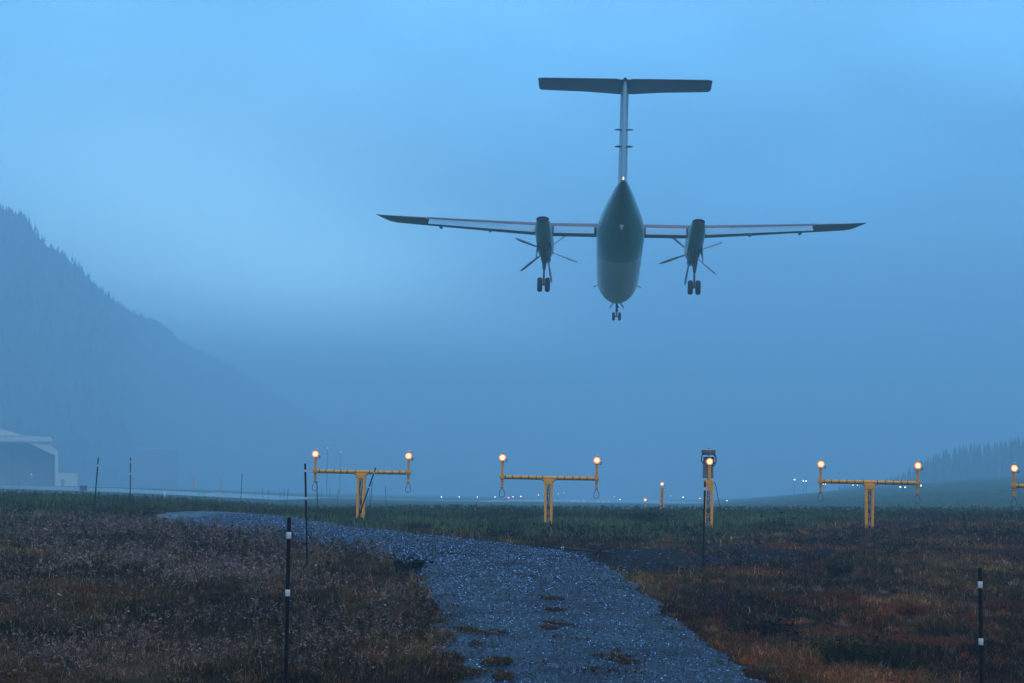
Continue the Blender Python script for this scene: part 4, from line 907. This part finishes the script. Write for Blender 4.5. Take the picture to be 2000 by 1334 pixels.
def foil(x, yl, yt, z, tk, cut=1.0, n=14, twist=0., zcam=0.):
    """closed aerofoil section: leading edge yl, trailing edge yt; cut keeps the front share of the chord"""
    ch = yl - yt; up = []; lo = []
    for i in range(n + 1):
        s = (1 - math.cos(math.pi * i / n)) / 2 * cut
        th = 5 * tk * (.2969 * math.sqrt(s) - .126 * s - .3516 * s * s + .2843 * s ** 3 - .1036 * s ** 4); cm = .03 * (1 - (2 * s - .8) ** 2) * ch
        up.append((x, yl - s * ch, z + cm + th * ch)); lo.append((x, yl - s * ch, z + cm * .4 - th * ch))
    return up + lo[::-1][:-1]
for sg in (-1, 1):
    m = MB()
    st = [(0, 1.7, -1.75, 0, .17, .72), (1.5, 1.7, -1.75, 0, .17, .72), (4.4, 1.65, -1.72, 0, .17, .72), (8, 1.35, -1.52, .17, .16, .74), (11.35, 1.05, -1.28, .34, .15, .76), (11.36, 1.05, -1.28, .34, .15, .999), (13.2, .85, -1.20, .43, .14, .999), (13.65, .62, -1.20, .455, .12, .999), (13.95, -.05, -1.22, .47, .09, .999), (14.3, -1.0, -1.26, .49, .04, .999)]
    secs = [foil(sg * a, b_, c_, z_, t_, cu) for a, b_, c_, z_, t_, cu in st]
    m.loft(secs if sg < 0 else secs[::-1]); w_o = m.build('wing', m_wing, AC)
    # flaps hang behind the rear spar, trailing edge down
    for x0, x1 in ((1.5, 3.85), (4.95, 11.2)):
        f_ = MB(); sc2 = []
        for q in (0, .5, 1):
            x = x0 + (x1 - x0) * q; dz = max(0, (x - 4.4)) / 9.8 * .5; sh = max(0, (x - 4.4)) / 6.8
            yl, zl_ = -.92 + .25 * sh * 1, -.02 + dz; ch = 1.42 - .42 * sh; an = math.radians(24)
            sec = foil(sg * x, 0, -ch, 0, .10); ca, sa = math.cos(an), math.sin(an)
            sc2.append([(p[0], yl + p[1] * ca + p[2] * sa * .0, zl_ + p[2] * ca + p[1] * sa) for p in sec])
        f_.loft(sc2 if sg < 0 else sc2[::-1]); f_.build('flap', m_flap, w_o)
    g_ = MB()
    if True:
        x0, x1 = 6.4, 11.0
        g_.tube([(sg * x0, -1.28 + .1, .02 + .12), (sg * x1, -1.05, .36)], .035, 8)
    g_.build('spoiler_edge', m_wing, w_o)
    for xx, zz_ in ((7.65, .13), (10.55, .28)):
        f_ = MB(); f_.loft([ell(y, zz_ - .36 + z, w, h, 16) for y, z, w, h in ((.3, .10, .02, .02), (.1, .06, .08, .08), (-.4, .04, .10, .12), (-.9, .06, .08, .10), (-1.2, .10, .02, .02))]); o = f_.build('flap_track_fairing', m_flap, w_o); o.location.x = sg * xx
    # nacelle
    xn = sg * 4.42
    m = MB(); ns = spline([(-4.55, -.29, .30, .13), (-4.3, -.32, .36, .20), (-3.6, -.38, .44, .38), (-2.4, -.44, .49, .62), (-1, -.52, .50, .76), (1, -.60, .51, .78), (2.6, -.60, .50, .74), (3.8, -.56, .44, .62), (4.5, -.50, .34, .42)], 40)
    m.loft([ell(y, z, w, h, 32, 2.3) for y, z, w, h in ns]); na = m.build('nacelle', m_nac, AC); na.location.x = xn
    m = MB(); m.loft([ell(y, z - .28, w, h, 24) for y, z, w, h in ((-4.35, -.03, .27, .125), (-4.62, .03, .37, .17), (-4.66, .03, .36, .165), (-4.61, .03, .33, .14), (-4.60, .03, .30, .12))]); o = m.build('exhaust_pipe', m_tyre, na)
    m = MB(); m.loft([ell(y, z, w, h, 20, 2.4) for y, z, w, h in ((3.0, -1.28, .30, .18), (4.2, -1.2, .30, .2), (4.55, -1.12, .26, .17))]); m.build('oil_cooler_scoop', m_nac, na)
    # propeller at rest: six blades
    pr = MB(); pr.lathe([(.34, 4.5), (.36, 4.75), (.30, 5.1), (.16, 5.4), (.02, 5.52)], (0, 0, -.48), (0, 1, 0), 24); hub = pr.build('spinner', m_fin, AC); hub.location.x = xn
    for k in range(6):
        a = k * math.pi / 3 + .35 * sg; rad_ = Vector((math.cos(a), 0, math.sin(a))); tg = Vector((-math.sin(a), 0, math.cos(a))); c0 = Vector((0, 4.85, -.48)); b_ = MB(); sec = []
        for rr, ch, tw, tk in ((.25, .12, 1.25, .05), (.6, .16, 1.1, .03), (1.0, .19, .95, .022), (1.5, .19, .75, .016), (1.85, .15, .65, .012), (2.05, .07, .65, .01)):
            dch = tg * math.cos(tw) + Vector((0, 1, 0)) * math.sin(tw); nm_ = tg * -math.sin(tw) + Vector((0, 1, 0)) * math.cos(tw); ctr = c0 + rad_ * rr
            sec.append([ctr + dch * ch * .5, ctr + nm_ * tk, ctr - dch * ch * .5, ctr - nm_ * tk])
        b_.loft(sec); b_.build('propeller_blade', m_blade, hub)
    # main gear
    xg = sg * 4.40; zw = -3.42
    m = MB(); m.tube([(xg, -.6, -1.1), (xg, -.6, -2.5)], [.10, .095], 14); m.tube([(xg, -.6, -2.4), (xg, -.6, zw)], .062, 14); m.tube([(xg - .23, -.6, zw), (xg + .23, -.6, zw)], .055, 12)
    m.tube([(xg - .22 , -.2, -1.15), (xg - .04, -.58, -2.45)], .042, 10); m.tube([(xg + .24, -1.1, -1.15), (xg + .05, -.62, -2.55)], .042, 10); m.tube([(xg, -1.7, -1.2), (xg, -.68, -2.35)], .045, 10)
    m.box((xg, -.75, -2.75), (.07, .12, .36), bev=.01); m.build('main_gear_strut', m_strut, AC)
    for sx in (-1, 1):
        w = MB(); w.lathe([(.20, -.145), (.34, -.145), (.395, -.11), (.425, -.05), (.425, .05), (.395, .11), (.34, .145), (.20, .145)], (xg + sx * .225, -.6, zw), (1, 0, 0), 36); wo = w.build('main_wheel', m_tyre, AC)
        w = MB(); w.lathe([(.05, -.10), (.19, -.12), (.20, -.05), (.20, .05), (.19, .12), (.05, .10)], (xg + sx * .225, -.6, zw), (1, 0, 0), 24); w.build('rim', m_strut, wo)
    for sx in (-1, 1):
        m = MB(); q0 = xg + sx * .36; dz = .75 if sx * sg > 0 else .35
        m.add([(q0, .4, -1.05), (q0 + sx * .16, .3, -1.05 - dz), (q0 + sx * .10, -1.0, -1.10 - dz), (q0, -1.6, -1.0), (q0 + sx * .03, .4, -1.05), (q0 + sx * .19, .3, -1.05 - dz), (q0 + sx * .13, -1.0, -1.10 - dz), (q0 + sx * .03, -1.6, -1.0)],
              [(0, 1, 2, 3), (7, 6, 5, 4), (0, 4, 5, 1), (1, 5, 6, 2), (2, 6, 7, 3), (3, 7, 4, 0)]); m.build('gear_door', m_nac, AC)
# nose gear
m = MB(); zw = -3.36; m.tube([(0, 13.3, -2.3), (0, 13.35, -2.95)], .075, 12); m.tube([(0, 13.35, -2.9), (0, 13.4, zw)], .045, 12); m.tube([(-.17, 13.4, zw), (.17, 13.4, zw)], .04, 10); m.tube([(0, 12.4, -2.4), (0, 13.3, -2.95)], .035, 8); m.box((.08, 13.2, -2.75), (.12, .08, .10), bev=.01); m.box((0, 13.25, -3.02), (.16, .10, .22), bev=.02)
m.build('nose_gear_strut', m_strut, AC)
for sx in (-1, 1):
    w = MB(); w.lathe([(.12, -.095), (.21, -.095), (.255, -.06), (.275, 0), (.255, .06), (.21, .095), (.12, .095)], (sx * .195, 13.4, zw), (1, 0, 0), 28); wo = w.build('nose_wheel', m_tyre, AC)
    w = MB(); w.lathe([(.03, -.07), (.12, -.08), (.12, .08), (.03, .07)], (sx * .195, 13.4, zw), (1, 0, 0), 20); w.build('rim', m_strut, wo)
    m = MB(); m.add([(sx * .2, 13.9, -2.45), (sx * .44, 13.9, -2.78), (sx * .44, 12.4, -2.85), (sx * .2, 12.4, -2.55), (sx * .23, 13.9, -2.45), (sx * .47, 13.9, -2.78), (sx * .47, 12.4, -2.85), (sx * .23, 12.4, -2.55)],
                    [(0, 1, 2, 3), (7, 6, 5, 4), (0, 4, 5, 1), (1, 5, 6, 2), (2, 6, 7, 3), (3, 7, 4, 0)]); m.build('nose_gear_door', m_fus, AC)
    m = MB(); m.tube([(sx * 1.28, 10.5, -1.75), (sx * 1.5, 10.9, -1.80)], .03, 8); m.build('pitot_probe', m_strut, AC)
# fin, rudder, tailplane
def vfoil(z, yl, yt, hw, n=10, y0=None, y1=None):
    """horizontal section of the fin between y0 and y1"""
    y0 = yl if y0 is None else y0; y1 = yt if y1 is None else y1; L_ = []; R_ = []
    for i in range(n + 1):
        y = y0 + (y1 - y0) * i / n; s = (yl - y) / (yl - yt); w = hw * min(1, math.sqrt(max(s, 0)) * 1.9) * (1 - .45 * max(0, s - .35) / .65)
        R_.append((w, y, z)); L_.append((-w, y, z))
    return R_ + L_[::-1]
m = MB(); fr = [(-.35, -8.6, -17.0, .25), (.6, -11.6, -17.1, .245), (2.4, -13.2, -17.25, .225), (4.62, -14.5, -17.45, .205)]
m.loft([vfoil(z, a, b_, w, y1=b_ + 1.55) for z, a, b_, w in fr], sm=True); fin = m.build('fin', m_fin, AC)
m = MB(); m.loft([vfoil(z, a, b_, w * .92, y0=b_ + 1.5, y1=b_ + .62) for z, a, b_, w in fr[0:]]); m.build('rudder', m_fin, fin)
m = MB(); m.loft([vfoil(z, a, b_, w * .70, y0=b_ + .58, y1=b_) for z, a, b_, w in fr[0:]]); m.build('trailing_rudder', m_fin, fin)
for zz_, mt in ((2.30, m_fin), (1.42, m_wing)):
    m = MB(); m.loft([[(x, -16.75, zz_), (x, -16.65, zz_ + h), (x, -16.5, zz_ + h * .6), (x, -16.42, zz_), (x, -16.5, zz_ - h * .6), (x, -16.65, zz_ - h)] for x, h in ((-.46, .02), (-.3, .05), (.3, .05), (.46, .02))], sm=False); m.build('rudder_actuator_fairing', mt, fin)
m = MB(); m.loft([foil(x, yl, -17.60, 4.70, tk) for x, yl, tk in ((-4.42, -15.45, .10), (-4.3, -15.2, .11), (-2, -15.0, .13), (0, -14.55, .14), (2, -15.0, .13), (4.3, -15.2, .11), (4.42, -15.45, .10))]); tp_ = m.build('tailplane', m_wing, AC)
for sg in (-1, 1):
    m = MB(); sc2 = []
    for x in (.35, 4.30):
        sec = foil(sg * x, 0, -.70, 0, .20); sc2.append([(p[0], -16.93 + p[1], 4.71 + p[2]) for p in sec])
    m.loft(sc2 if sg < 0 else sc2[::-1]); m.build('elevator', m_wing, tp_)
m = MB(); m.loft([ell(y, z, w, h, 20) for y, z, w, h in ((-13.8, 4.66, .03, .03), (-14.6, 4.66, .17, .17), (-16.4, 4.68, .2, .18), (-17.6, 4.7, .1, .08), (-17.9, 4.7, .02, .02))]); m.build('tail_bullet_fairing', m_wing, fin)
m = MB(); m.lathe([(.03, -.02), (.035, .03), (.03, .10), (.01, .13)], (0, -17.52, -.46), (0, -.25, 1), 12); m.build('tail_light', emitter('tail_lamp', (1.0, .60, .38), 2.5), AC)

# ------------------------------------------------------------------ haze
m_haze = bpy.data.materials.new('haze_air'); m_haze.use_nodes = True; nt = m_haze.node_tree
for n_ in list(nt.nodes): nt.nodes.remove(n_)
o1 = nt.nodes.new('ShaderNodeOutputMaterial'); pv = nt.nodes.new('ShaderNodeVolumePrincipled')
pv.inputs['Color'].default_value = (.36, .715, 1.0, 1); pv.inputs['Density'].default_value = .0017; pv.inputs['Anisotropy'].default_value = .35
nt.links.new(pv.outputs[0], o1.inputs['Volume'])
zb = min(float(gzv.min()), 0) - 1.0; HT = float(HG[..., 2].max()) + 6; print('haze top', HT)
m = MB(); m.box((0, 0, (zb + HT) / 2), (6000, 6000, HT - zb)); hz = m.build('haze', m_haze); tag(hz, kind='stuff')
